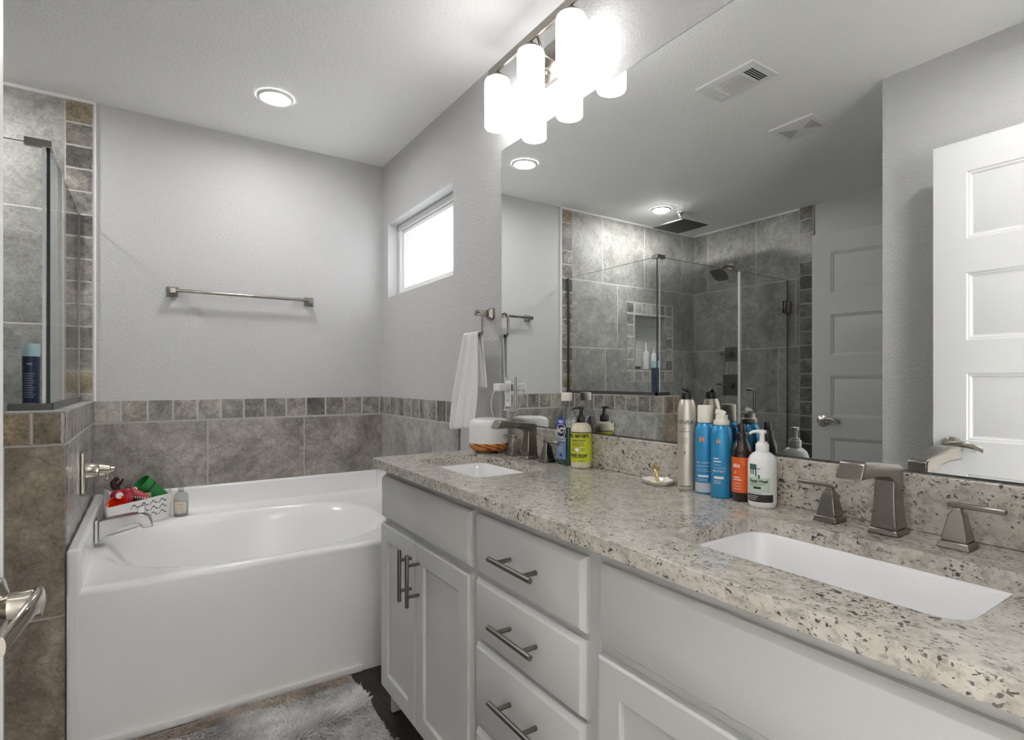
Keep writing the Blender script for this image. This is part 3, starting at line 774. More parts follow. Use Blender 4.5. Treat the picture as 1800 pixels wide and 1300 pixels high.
def sink_cabinet(y0, y1, da, db, fas, label, handles=True):
    r = thing('sink_cabinet', (.9, (y0 + y1) / 2, 0), label, 'cabinet')
    carcass(r, y0, y1, True)
    obj('false_front', slab(fas[0], fas[1], .692, .836), 'cabinet', r)
    for k_, (a, b) in enumerate((da, db)):
        d = obj('cabinet_door', shaker(a, b, .112, .674), 'cabinet', r)
        yy = a + .028 if k_ == 0 else b - .028
        bar_pull(d, (XH, yy, .650), (XH, yy, .496))
    return r
sink_cabinet(1.212, 1.872, (1.568, 1.864), (1.229, 1.565), (1.226, 1.864), 'white sink cabinet next to the tub with two shaker doors')
dc = thing('drawer_cabinet', (.9, .984, 0), 'white cabinet with a stack of slab drawers between the sinks', 'cabinet')
carcass(dc, .7565, 1.2115, False)
for z0, z1, zh in ((.692, .836, .766), (.532, .679, .613), (.324, .521, .445), (.112, .311, .215)):
    d = obj('drawer', slab(.786, 1.197, z0, z1), 'cabinet', dc)
    bar_pull(d, (XH, 1.066, zh), (XH, .900, zh))
sink_cabinet(.066, .7555, (.412, .744), (.080, .409), (.080, .744), 'white sink cabinet nearest the doorway under the near sink')

# countertop with two cut-outs, backsplash
S1 = (1.335, 1.755); S2 = (.230, .655); SX = (.742, 1.000)
def rrect(x0, x1, y0, y1, r, z, n=6):
    out = []
    for cx, cy, a0 in ((x1 - r, y1 - r, 0), (x0 + r, y1 - r, PI / 2), (x0 + r, y0 + r, PI), (x1 - r, y0 + r, 3 * PI / 2)):
        for i in range(n + 1): a = a0 + PI / 2 * i / n; out.append((cx + r * math.cos(a), cy + r * math.sin(a), z))
    return out
def countertop():
    import bmesh
    X0, X1, Y0, Y1 = .637, XM - .002, YE + .002, 1.892
    bm = bmesh.new()
    def loop(pts):
        vs = [bm.verts.new(p) for p in pts]; return [bm.edges.new((vs[i], vs[(i + 1) % len(vs)])) for i in range(len(vs))]
    es = loop([(X1, Y0, CT), (X1, Y1, CT)] + [(X0 + .02 - .02 * math.sin(PI / 2 * i / 5), Y1 - .02 + .02 * math.cos(PI / 2 * i / 5), CT) for i in range(6)] + [(X0, Y0, CT)])
    for s in (S1, S2): es += loop(rrect(SX[0], SX[1], s[0], s[1], .035, CT))
    bmesh.ops.triangle_fill(bm, use_beauty=True, edges=es)
    # drop any triangles filled inside the holes
    for f in list(bm.faces):
        c = f.calc_center_median()
        for s in (S1, S2):
            if SX[0] < c.x < SX[1] and s[0] < c.y < s[1]:
                ins = all(SX[0] - 1e-5 <= v.co.x <= SX[1] + 1e-5 and s[0] - 1e-5 <= v.co.y <= s[1] + 1e-5 for v in f.verts)
                if ins: bm.faces.remove(f); break
    ret = bmesh.ops.extrude_face_region(bm, geom=list(bm.faces))
    bmesh.ops.translate(bm, verts=[g for g in ret['geom'] if isinstance(g, bmesh.types.BMVert)], vec=(0, 0, CB - CT))
    bmesh.ops.recalc_face_normals(bm, faces=bm.faces)
    me = bpy.data.meshes.new('countertop'); bm.to_mesh(me); bm.free(); me.materials.append(M['granite'])
    o = bpy.data.objects.new('countertop', me); COL.objects.link(o)
    b = o.modifiers.new('bevel', 'BEVEL'); b.width = .004; b.segments = 2; b.limit_method = 'ANGLE'; b.angle_limit = math.radians(50)
    tag(o, 'speckled beige granite vanity countertop with two sink cut-outs', 'countertop')
    o2 = obj('backsplash', MB().box(XM - .022, XM - .002, YE + .002, 1.880, CT + .0003, .997), 'granite', o, bevel=.0025)
    return o
countertop()
def sink(s, label):
    y0, y1 = s; yc = (y0 + y1) / 2
    r = thing('undermount_sink', ((SX[0] + SX[1]) / 2, yc, CB - .15), label, 'sink')
    z = CB - .0006; m = MB()
    o = .012
    R = lambda i, rr, zz: rrect(SX[0] + i, SX[1] - i, y0 + i, y1 - i, rr, zz)
    rings = [R(-.022, .05, z), R(.004, .035, z), R(.007, .038, z - .004), R(.012, .040, z - .060), R(.028, .045, z - .120), R(.055, .045, z - .138), R(.095, .030, z - .142)]
    m.loft(rings, 0, False, True)
    outer = [R(-.022, .05, z), R(-.022, .05, z - .012), R(.0, .045, z - .016), R(.004, .045, z - .06), R(.020, .045, z - .126), R(.055, .045, z - .150)]
    m.loft(outer, 0, False, True)
    obj('basin', m, 'porcelain', r, smooth=50)
    d = MB(); d.lathe([(.0005, .006), (.020, .006), (.024, .003), (.024, 0)], ((SX[0] + SX[1]) / 2, yc, z - .1425), 24)
    obj('drain', d, 'nickel', r)
sink(S1, 'white rectangular undermount sink nearer the tub'); sink(S2, 'white rectangular undermount sink nearer the doorway')

def faucet(yc, label):
    r = thing('widespread_faucet', (1.075, yc, CT), label, 'faucet', 'faucets on the vanity')
    xb = 1.076; z0 = CT + .0004
    b = MB(); b.frustum(xb, yc, z0, z0 + .010, .0255, .0255, .0225, .0225)
    def sq(cx, hx, hy, z): return [(cx - hx, yc - hy, z), (cx + hx, yc - hy, z), (cx + hx, yc + hy, z), (cx - hx, yc + hy, z)]
    b.loft([sq(xb, .0215, .0215, z0 + .010), sq(xb, .0195, .0190, z0 + .035), sq(xb + .001, .0178, .0170, z0 + .065), sq(xb + .002, .0172, .0162, z0 + .095), sq(xb + .003, .0175, .0165, z0 + .112)], 0)
    # arm: cross-sections swept up and forward (towards -x), ending in a downturned square tip
    xt = xb + .0205
    top = [(xt, .116), (1.082, .1215), (1.052, .1255), (1.010, .1305), (.978, .1345), (.954, .1365), (.946, .1345)]
    bot = [(xt, .080), (1.074, .083), (1.062, .0935), (1.040, .1040), (.996, .1085), (.955, .1090), (.932, .1085)]
    rings = []
    for i, ((tx, tz), (bx, bz)) in enumerate(zip(top, bot)):
        hw = .0165 + .0045 * max(0, i - 1) / 5
        rings.append([(tx, yc - hw, z0 + tz), (tx, yc + hw, z0 + tz), (bx, yc + hw, z0 + bz), (bx, yc - hw, z0 + bz)])
    b.loft(rings)
    obj('spout', b, 'nickel', r, bevel=.0025)
    for s in (1, -1):
        y = yc + s * .1015; h = MB()
        h.frustum(xb, y, z0, z0 + .011, .0222, .0222, .0196, .0196)
        prof = [(.0178, .011), (.0170, .018), (.0142, .032), (.0118, .045), (.0104, .053), (.0070, .058), (.0062, .064)]
        h.loft([[(xb - a, y - a, z0 + zz), (xb + a, y - a, z0 + zz), (xb + a, y + a, z0 + zz), (xb - a, y + a, z0 + zz)] for a, zz in prof])
        o = obj('handle', h, 'nickel', r, bevel=.0015)
        l = MB(); l.box(xb - .0055, xb + .0055, y - s * .013, y + s * .062, z0 + .0635, z0 + .0715)
        obj('lever', l, 'nickel', o, bevel=.002)
faucet(1.561, 'brushed nickel three-piece faucet behind the sink nearer the tub')
faucet(.445, 'brushed nickel three-piece faucet behind the sink nearer the doorway')

# ------------------------------------------------------------------ mirror, outlet, plug-in
mm = MB(); my0, my1, mz0, mz1, xf = YE + .02, 1.858, .9985, 2.069, XM - .0065
def mring(i, x): return [(x, my0 + i, mz0 + i), (x, my1 - i, mz0 + i), (x, my1 - i, mz1 - i), (x, my0 + i, mz1 - i)]
mm.loft([mring(0, XM - .0005), mring(0, xf + .0008), mring(.0022, xf)], 1, True, False); mm.add(mring(.0022, xf), [(0, 1, 2, 3)], 0)
tag(obj('vanity_mirror', mm, ['mirror', 'mirror_edge'], smooth=0), 'large frameless mirror on the wall above the vanity', 'mirror')
XG = XM - .0067
ow = thing('wall_outlet', (XG, 1.795, 1.112), 'power outlet with mirrored cover plate at the left end of the mirror', 'outlet')
pl = MB(); pl.box(XG - .0065, XG, 1.750, 1.842, 1.046, 1.178)
obj('cover_plate', pl, 'mirror', ow, smooth=0, bevel=.003)
rc = MB().box(XG - .010, XG - .0002, 1.779, 1.813, 1.062, 1.162); obj('receptacle', rc, 'white_plastic', ow, bevel=.003)
sl = MB()
for zc in (1.085,):
    sl.box(XG - .0104, XG - .0099, 1.789, 1.791, zc - .004, zc + .006).box(XG - .0104, XG - .0099, 1.801, 1.803, zc - .004, zc + .006)
obj('slots', sl, 'ink', ow)
ad = thing('power_adapter', (XG - .012, 1.796, 1.135), 'white power adapter plugged in the outlet beside the mirror', 'adapter')
obj('adapter_body', MB().box(XG - .062, XG - .0105, 1.774, 1.818, 1.122, 1.152), 'white_plastic', ad, bevel=.005, seg=3)
cord = [(XG - .060, 1.797, 1.131), (XG - .070, 1.806, 1.110), (XG - .068, 1.822, 1.07), (XG - .052, 1.835, 1.03), (XG - .034, 1.844, .99), (XG - .026, 1.848, .95), (XG - .026, 1.850, .902), (XG - .032, 1.850, .8985), (XG - .044, 1.862, .8985)]
def spline(pts, n=8):
    P = [Vector(p) for p in pts]; out = []
    for i in range(len(P) - 1):
        p0, p1, p2, p3 = P[max(i - 1, 0)], P[i], P[i + 1], P[min(i + 2, len(P) - 1)]
        for k_ in range(n):
            t_ = k_ / n
            out.append(0.5 * ((2 * p1) + (-p0 + p2) * t_ + (2 * p0 - 5 * p1 + 4 * p2 - p3) * t_ ** 2 + (-p0 + 3 * p1 - 3 * p2 + p3) * t_ ** 3))
    out.append(P[-1]); return out
obj('cord', MB().tube(spline(cord), .0018, 8), 'white_plastic', ad)

# ------------------------------------------------------------------ counter items
Z0 = CT + .0005
df = thing('oil_diffuser', (1.052, 1.795, Z0), 'white rounded diffuser with amber wood base at the far counter corner', 'diffuser')
c = (1.052, 1.795, Z0)
obj('wood_base', MB().lathe([(.0005, .006), (.050, .006), (.062, .010), (.071, .020), (.0745, .032), (.0745, .036), (.0005, .036)], c, 40), 'amber', df)
obj('cover', MB().lathe([(.0745, .036), (.0745, .100), (.073, .112), (.067, .121), (.056, .125), (.0005, .1255)], c, 40), 'white_plastic', df)
for a in (.3, 2.4, 4.5): obj('foot', MB().lathe([(.007, 0), (.007, .0065)], (c[0] + .042 * math.cos(a), c[1] + .042 * math.sin(a), c[2]), 12), 'black', df)

M['liquid_teal'] = plain('teal_mouthwash', (0.020, 0.105, 0.100), 0.12, coat=.5)
M['act_blue'] = plain('label_blue', (0.012, 0.055, 0.42), 0.35)
M['act_navy'] = plain('label_navy', (0.012, 0.02, 0.07), 0.35)
M['act_sky'] = plain('label_slate_blue', (0.17, 0.27, 0.48), 0.35)
M['label_grey'] = plain('label_grey', (0.50, 0.53, 0.58), 0.35)
def mouthwash():
    c = (1.1065, 1.393, Z0)
    r = thing('mouthwash_bottle', c, 'clear mouthwash bottle with blue label and white cap beside the far faucet', 'bottle')
    # an oblong bottle: wide face turned to -x with the label
    sx, sy = .70, 1.0; R0 = .0335
    obj('liquid', MB().lathe([(.0005, .002), (.031, .002), (.0325, .006), (.0325, .115), (.0005, .115)], c, 40, sx=sx, sy=sy, power=3.2), 'liquid_teal', r)
    obj('bottle_body', MB().lathe([(.0005, 0), (.0325, 0), (R0, .005), (R0, .150), (.031, .162), (.022, .175), (.0155, .180), (.0145, .184), (.0145, .203)], c, 40, sx=sx, sy=sy, power=3.2, cap1=False), 'clear_glass', r)
    obj('cap', MB().lathe([(.0005, .203), (.0185, .203), (.0185, .226), (.0165, .229), (.0005, .2292)], c, 28), 'cream_plastic', r)
    lab = MB(); xf = c[0] - R0 * sx - .0008
    # flat label on the -x face (superellipse faces are nearly flat): across = -y
    def P(a, z): return (xf, c[1] - a, c[2] + z)
    def quad(a0, a1, z0, z1, x, mi): lab.add([(x, c[1] - a0, c[2] + z0), (x, c[1] - a1, c[2] + z0), (x, c[1] - a1, c[2] + z1), (x, c[1] - a0, c[2] + z1)], [(0, 1, 2, 3)], mi)
    def ell(a, z, ra, rz, x, mi, n=28): lab.add([(x, c[1] - a, c[2] + z)] + [(x, c[1] - a - ra * math.cos(2 * PI * k_ / n), c[2] + z + rz * math.sin(2 * PI * k_ / n)) for k_ in range(n)], [(0, 1 + k_, 1 + (k_ + 1) % n) for k_ in range(n)], mi)
    def txt(s, size, a, z, x, mi, bold=0, st=1.0):
        vs, fs = text_geo(s, size, bold); lab.add([(x, c[1] - a - v[0] * st, c[2] + z + v[1]) for v in vs], fs, mi)
    quad(-.024, .024, .018, .072, xf, 2)
    quad(-.024, .024, .074, .088, xf, 4)
    ell(0, .128, .0235, .022, xf, 0); ell(0, .108, .0245, .0215, xf - .0002, 3); ell(0, .108, .0225, .0195, xf - .0004, 1)
    txt('ACT', .0235, 0, .108, xf - .0006, 3, .0009, .86)
    txt('KIDS', .012, 0, .1365, xf - .0006, 3, .0004)
    txt('ANTICAVITY', .0072, 0, .081, xf - .0004, 1, .0002)
    for k_ in range(5): quad(-.018, .010 - .003 * (k_ % 2), .066 - k_ * .006, .0675 - k_ * .006, xf - .0004, 3)
    lab.add([(xf - .0004, c[1] - .008, c[2] + .026), (xf - .0004, c[1] + .008, c[2] + .026), (xf - .0004, c[1], c[2] + .037)], [(0, 1, 2)], 1)
    obj('label', lab, ['act_blue', 'act_navy', 'act_sky', 'ink_white', 'label_grey'], r, smooth=0)
mouthwash()

def pump_top(mb, c, z, ang, s=1.0, mi=0):
    """collar, stem and beak of a lotion pump; beak points to ang"""
    mb.lathe([(.0005, 0), (.0135 * s, 0), (.0140 * s, .002 * s), (.0140 * s, .016 * s), (.0125 * s, .018 * s), (.0105 * s, .0185 * s), (.0105 * s, .022 * s), (.0055 * s, .0225 * s), (.0055 * s, .040 * s), (.0085 * s, .0405 * s), (.0088 * s, .047 * s), (.0005, .049 * s)], (c[0], c[1], c[2] + z), 24, mi)
    d = Vector((math.cos(ang), math.sin(ang), 0)); p = Vector((c[0], c[1], c[2] + z + .0445 * s))
    mb.tube([p, p + d * .012 * s, p + d * .022 * s + Vector((0, 0, -.0005 * s)), p + d * .030 * s + Vector((0, 0, -.005 * s))], [.0042 * s, .0040 * s, .0034 * s, .0026 * s], 10, mi)
M['soap_cream'] = plain('cream_soap', (0.74, 0.68, 0.52), 0.22, coat=.4)
M['label_lime'] = plain('label_lime', (0.60, 0.66, 0.035), 0.4)
def hand_soap():
    c = (1.098, 1.312, Z0); R0 = .0325; ang = math.radians(208)
    r = thing('hand_soap_bottle', c, 'hand soap bottle with lime label and black pump', 'bottle')
    obj('bottle_body', MB().lathe([(.0005, 0), (.028, 0), (R0 - .001, .004), (R0, .009), (R0, .112), (.0315, .122), (.027, .131), (.019, .137), (.0125, .139), (.0005, .1392)], c, 36), 'soap_cream', r)
    p = MB(); pump_top(p, c, .139, math.radians(160), 1.0); obj('pump', p, 'black', r)
    lab = MB(); rr = R0 + .0004; r2 = R0 + .0007
    patch_on(lab, c, ang, rr, -.086, .086, .020, .108, 0, 60); lb = MB(); patch_on(lb, c, ang, rr, -.086, .086, .1082, .111, 0, 60); obj('label_band', lb, 'ink', r, smooth=0)
    T = lambda s, size, z, st=1, b=0, x=0: text_on(lab, s, size, c, ang, r2, x, z, 1, st, b)
    T("MRS. MEYER'S", .0135, .0985, .92, .0007); T('CLEAN DAY', .0085, .0855, 1.1, .0003)
    for k_ in range(3): patch_on(lab, c, ang, r2, -.022, .022, .077 - k_ * .004, .0785 - k_ * .004, 1, 10)
    disc_on(lab, c, ang, r2, 0, .0575, .0085, .0085, 1); disc_on(lab, c, ang, r2 + .0002, 0, .0575, .0072, .0072, 2)
    for k_ in range(3):
        for s in (-1, 1): patch_on(lab, c, ang, r2, s * .017 - .006, s * .017 + .006, .061 - k_ * .004, .0622 - k_ * .004, 1, 6)
    T('HAND SOAP', .0115, .040, 1.0, .0006); patch_on(lab, c, ang, r2, -.024, .024, .0325, .034, 1, 10)
    patch_on(lab, c, ang, r2, .002, .024, .0245, .0258, 1, 10)
    obj('label', lab, ['label_lime', 'ink', 'ink_white'], r, smooth=0)
hand_soap()

# trinket dish with a small gold figure
c = (1.088, .993, Z0); n8 = 8
td = thing('trinket_dish', c, 'small white octagonal trinket dish with gold ring holder on the counter', 'dish')
dm = MB()
def octo(r_, z): return [(c[0] + r_ * .80 * math.cos(2 * PI * (k_ + .5) / n8), c[1] + r_ * math.sin(2 * PI * (k_ + .5) / n8), c[2] + z) for k_ in range(n8)]
dm.loft([octo(.034, 0), octo(.049, .010), octo(.0495, .0115), octo(.048, .0115), octo(.034, .004)])
obj('dish_body', dm, 'porcelain', td, smooth=30)
rim = MB(); rim.tube([Vector(p) for p in octo(.049, .0118) + octo(.049, .0118)[:1]], .0008, 6); obj('gold_rim', rim, 'gold', td)
g = MB()
loop_ = [(c[0], c[1] + .004 + .0075 * math.sin(a), c[2] + .040 + .0115 * math.cos(a)) for a in [2 * PI * i / 20 for i in range(18)]]
g.tube(spline([(c[0], c[1] - .006, c[2] + .004), (c[0], c[1] + .004, c[2] + .012), (c[0], c[1] + .001, c[2] + .022), (c[0], c[1] + .005, c[2] + .029)]) , [.0055] * 8 + [.0050] * 8 + [.0042] * 9, 10)
g.tube(loop_, .0034, 8); g.ball((c[0], c[1] + .006, c[2] + .030), .0052, 12)
obj('ring_holder', g, 'gold', td)
gr = thing('finger_ring', (c[0] - .004, c[1] - .026, c[2] + .0052), 'thin gold ring lying in the trinket dish', 'ring')
obj('band', MB().tube([(c[0] - .004 + .008 * math.cos(a), c[1] - .026 + .008 * math.sin(a), c[2] + .0055) for a in [2 * PI * i / 24 for i in range(25)]], .0011, 8), 'gold', gr)

# hair products by the near sink
M['champagne'] = plain('champagne_metal', (0.66, 0.61, 0.54), 0.30, 0.55)
M['azure'] = plain('azure_can', (0.035, 0.30, 0.60), 0.30, 0.25)
M['brown_bottle'] = plain('dark_brown_bottle', (0.022, 0.011, 0.006), 0.15, coat=.4)
M['orange_label'] = plain('orange_label', (0.74, 0.115, 0.018), 0.4)
M['mint'] = plain('mint_label', (0.52, 0.66, 0.55), 0.4)
def hairspray():
    c = (1.098, .906, Z0); R0 = .0222; ang = math.radians(206)
    r = thing('hairspray_can', c, 'tall champagne hairspray can with black cap', 'spray can')
    obj('can_body', MB().lathe([(.0005, .001), (.0205, 0), (.0222, .003), (R0, .010), (R0, .188), (.0215, .200), (.0185, .214), (.0155, .221), (.0005, .2215)], c, 36), 'champagne', r)
    cp = MB(); cp.lathe([(.0152, .2215), (.0152, .2365), (.0145, .2385), (.0005, .239)], c, 28)
    cp.tube([(c[0] + .006, c[1] - .006, c[2] + .239), (c[0], c[1], c[2] + .2445), (c[0] - .010, c[1] + .006, c[2] + .247)], [.006, .0058, .003], 10)
    obj('cap', cp, 'black', r)
    lab = MB(); T = lambda s, size, z, st=1, b=0, x=0: text_on(lab, s, size, c, ang, R0 + .0004, x, z, 0, st, b)
    T('KENRA', .0145, .166, .92); T('DAY', .0050, .150, 1.3); T('HAIRSPRAY', .0050, .143, 1.1)
    for k_ in range(4): patch_on(lab, c, ang, R0 + .0004, -.009, .009 - .002 * (k_ % 2), .126 - k_ * .004, .1266 - k_ * .004, 0, 6)
    disc_on(lab, c, ang, R0 + .0004, 0, .092, .0014, .0035, 0); patch_on(lab, c, ang, R0 + .0004, -.015, .015, .009, .0106, 0, 8)
    obj('label', lab, 'ink', r, smooth=0)
hairspray()
def blue_can(c, R0, hb, capprof, label, rows, capname, slant=False):
    ang = math.radians(208)
    r = thing('aerosol_can', c, label, 'spray can', None)
    obj('can_body', MB().lathe([(.0005, .001), (R0 - .002, 0), (R0, .003), (R0, hb - .022), (R0 - .0015, hb - .012), (R0 - .006, hb - .003), (R0 - .009, hb), (.0005, hb)], c, 36), 'azure', r)
    cp = MB(); cp.lathe(capprof, c, 28)
    if slant:
        p = Vector((c[0], c[1], c[2] + capprof[-2][1]))
        cp.tube([p + Vector((.004, -.005, -.001)), p + Vector((-.001, .002, .004)), p + Vector((-.008, .011, .008))], [.009, .0085, .006], 14)
    obj(capname, cp, 'cream_plastic', r)
    lab = MB()
    for kind, mi, args in rows:
        if kind == 't': s, size, z, st, b, x = args; text_on(lab, s, size, c, ang, R0 + .0004, x, z, mi, st, b)
        else: patch_on(lab, c, ang, R0 + (.0003 if mi == 2 else .0005), args[0], args[1], args[2], args[3], mi, 12)
    obj('label', lab, ['ink_white', 'ink_copper', 'label_grey'], r, smooth=0)
rows = [('t', 1, ('M', .021, .128, .95, .0004, -.004)), ('t', 0, ('DRY SHAMPOO', .0050, .0735, 1.1, 0, .002)), ('t', 0, ('SHAMPOOING SEC', .0044, .0655, 1.1, 0, .002)),
        ('p', 0, (-.016, .010, .0575, .0581)), ('p', 0, (-.016, .016, .0535, .0541)), ('p', 0, (-.014, .012, .040, .0445)), ('p', 2, (-.036, .036, .004, .026)), ('p', 0, (-.014, .010, .0345, .0352)), ('p', 0, (-.014, .010, .031, .0317))]
blue_can((1.100, .8535, Z0), .0228, .168, [(.0175, .168), (.0175, .2065), (.0165, .209), (.0005, .2095)], 'bright blue aerosol can with straight white cap', rows, 'cap')
rows = [('t', 1, ('M', .014, .128, .95, .0002, -.004)), ('p', 0, (-.016, -.003, .089, .0912)), ('p', 0, (-.016, .002, .0822, .0844)), ('p', 0, (-.016, .002, .0755, .0762)), ('p', 0, (-.016, .014, .0685, .0691)),
        ('t', 0, ('PROTECT', .0064, .061, 1.1, 0, -.003)), ('p', 0, (-.014, .008, .044, .0495)), ('p', 0, (-.016, .002, .039, .0397)), ('p', 0, (-.016, .002, .036, .0367)), ('p', 0, (-.016, .002, .033, .0337))]
blue_can((1.092, .801, Z0), .0238, .166, [(.0165, .166), (.0180, .1665), (.0185, .171), (.0180, .176), (.0140, .178), (.0130, .189), (.0005, .1905)], 'bright blue aerosol can with slanted white nozzle', rows, 'nozzle', True)
def oil_spray():
    c = (1.095, .751, Z0); R0 = .0208; ang = math.radians(204)
    r = thing('hair_oil_bottle', c, 'dark brown spray bottle with orange label and black nozzle', 'bottle')
    obj('bottle_body', MB().lathe([(.0005, .001), (.0195, 0), (R0, .003), (R0, .103), (.0205, .107), (.0215, .111), (.0205, .116), (.0165, .128), (.0130, .135), (.0005, .1352)], c, 36), 'brown_bottle', r)
    p = MB(); p.lathe([(.0125, .135), (.0125, .150), (.0115, .152), (.0085, .153), (.0080, .170), (.0070, .1715), (.0005, .172)], c, 24)
    p.tube([(c[0], c[1], c[2] + .166), (c[0] - .008, c[1] + .003, c[2] + .166), (c[0] - .011, c[1] + .004, c[2] + .166)], .0032, 8)
    obj('nozzle', p, 'black', r)
    lab = MB(); patch_on(lab, c, ang, R0 + .0004, -.050, .050, .020, .098, 0, 40)
    T = lambda s, size, z, st=1, b=0, x=0: text_on(lab, s, size, c, ang, R0 + .0007, x, z, 1, st, b)
    T('nks', .0125, .080, 1, .0003, -.008); T('X', .0080, .0645, 1, 0, -.010);
    for z, x1 in ((.0535, -.001), (.0485, .004)): patch_on(lab, c, ang, R0 + .0007, -.014, x1, z - .001, z + .001, 1, 8)
    for k_ in range(3): patch_on(lab, c, ang, R0 + .0007, -.014, .002, .040 - k_ * .006, .0408 - k_ * .006, 1, 8)
    a2 = ang + .50
    disc_on(lab, c, a2, R0 + .0006, 0, .086, .0050, .0050, 2); disc_on(lab, c, a2, R0 + .0008, 0, .086, .0042, .0042, 0)
    obj('label', lab, ['orange_label', 'ink_white', 'gold'], r, smooth=0)
oil_spray()
def face_wash():
    c = (1.082, .692, Z0); R0 = .0290; ang = math.radians(200)
    r = thing('face_wash_bottle', c, 'white face wash pump bottle with green and black label', 'bottle')
    sx = .95
    obj('bottle_body', MB().lathe([(.0005, .001), (.0250, 0), (R0 - .0015, .004), (R0, .010), (R0, .090), (.0282, .099), (.0245, .108), (.0180, .114), (.0125, .1165), (.0005, .1167)], c, 36), 'white_plastic', r)
    p = MB(); pump_top(p, c, .1165, math.radians(150), .96); obj('pump', p, 'white_plastic', r)
    lab = MB(); q = R0 + .0004; q2 = R0 + .0007
    patch_on(lab, c, ang, q, -.030, .022, .034, .064, 2, 20); lb = MB(); patch_on(lb, c, ang, q, -.030, .030, .013, .029, 0, 20); obj('lower_label', lb, 'ink', r, smooth=0)
    # little building drawing: a stepped block with a roof line
    for x0, x1, z0, z1 in ((-.026, -.010, .080, .0815), (-.024, -.021, .070, .080), (-.018, -.015, .070, .080), (-.012, -.009, .066, .080), (-.026, -.009, .0815, .092), (-.020, -.001, .082, .0838), (-.006, -.002, .062, .070)):
        patch_on(lab, c, ang, q2, x0 + .004, x1 + .004, z0, z1, 3, 6)
    T = lambda s, size, z, mi=1, st=1, b=0, x=0: text_on(lab, s, size, c, ang, q2, x, z, mi, st, b)
    T('Facial Wash', .0080, .0565, 1, 1, .0004, -.001)
    patch_on(lab, c, ang, q2, -.022, .012, .0505, .0514, 1, 8); patch_on(lab, c, ang, q2, -.022, .004, .0475, .0482, 1, 8)
    patch_on(lab, c, ang, q2, -.012, .004, .0405, .0450, 1, 8)
    patch_on(lab, c, ang, q2, -.024, .006, .0315, .0323, 1, 8)
    for k_ in range(3): patch_on(lab, c, ang, q2, -.026, -.002 - .002 * k_, .0245 - k_ * .0036, .0253 - k_ * .0036, 0, 8)
    obj('label', lab, ['ink_white', 'ink', 'mint', plain('dark_green_ink', (0.05, 0.12, 0.12), .5)], r, smooth=0)
face_wash()

# ------------------------------------------------------------------ towel bar, towel ring, towel
def wall_post(mb, x, y, z, dy):
    """square flared post standing off a wall that faces -y"""
    for a, b, da, db in ((.0240, .0235, 0, .006), (.0235, .0140, .006, .024), (.0140, .0115, .024, .046), (.0115, .0125, .046, .062)):
        mb.loft([[(x - a, y - da, z - a), (x + a, y - da, z - a), (x + a, y - da, z + a), (x - a, y - da, z + a)], [(x - b, y - db, z - b), (x + b, y - db, z - b), (x + b, y - db, z + b), (x - b, y - db, z + b)]])
tb = thing('towel_bar', (.41, YF, 1.597), 'brushed nickel towel bar on the grey wall above the tub', 'towel bar')
for x in (.091, .728):
    p = MB(); wall_post(p, x, YF - .0005, 1.597, 0); obj('post', p, 'nickel', tb, bevel=.002)
obj('bar', MB().rod((.080, YF - .054, 1.599), (.739, YF - .054, 1.599), .0082, 16), 'nickel', tb)
tr = thing('towel_ring', (XM, 1.945, 1.434), 'brushed nickel open towel ring on the wall left of the mirror', 'towel ring')
p = MB(); y, z = 1.945, 1.434
for a, b, da, db in ((.0230, .0225, 0, .006), (.0225, .0135, .006, .022), (.0135, .0105, .022, .046), (.0105, .0115, .046, .074)):
    f_ = lambda q_, d_: [(XM - .0005 - d_, y - q_, z - q_), (XM - .0005 - d_, y - q_, z + q_), (XM - .0005 - d_, y + q_, z + q_), (XM - .0005 - d_, y + q_, z - q_)]
    p.loft([f_(a, da), f_(b, db)])
obj('post', p, 'nickel', tr, bevel=.002)
xr = XM - .066
pts = [(xr, 1.962, 1.436), (xr, 1.925, 1.436), (xr, 1.912, 1.434), (xr, 1.904, 1.424), (xr, 1.902, 1.412), (xr, 1.902, 1.366), (xr, 1.904, 1.354), (xr, 1.914, 1.346), (xr, 1.926, 1.344), (xr, 2.058, 1.344)]
obj('ring', MB().tube(spline(pts, 5), .0050, 12), 'nickel', tr)
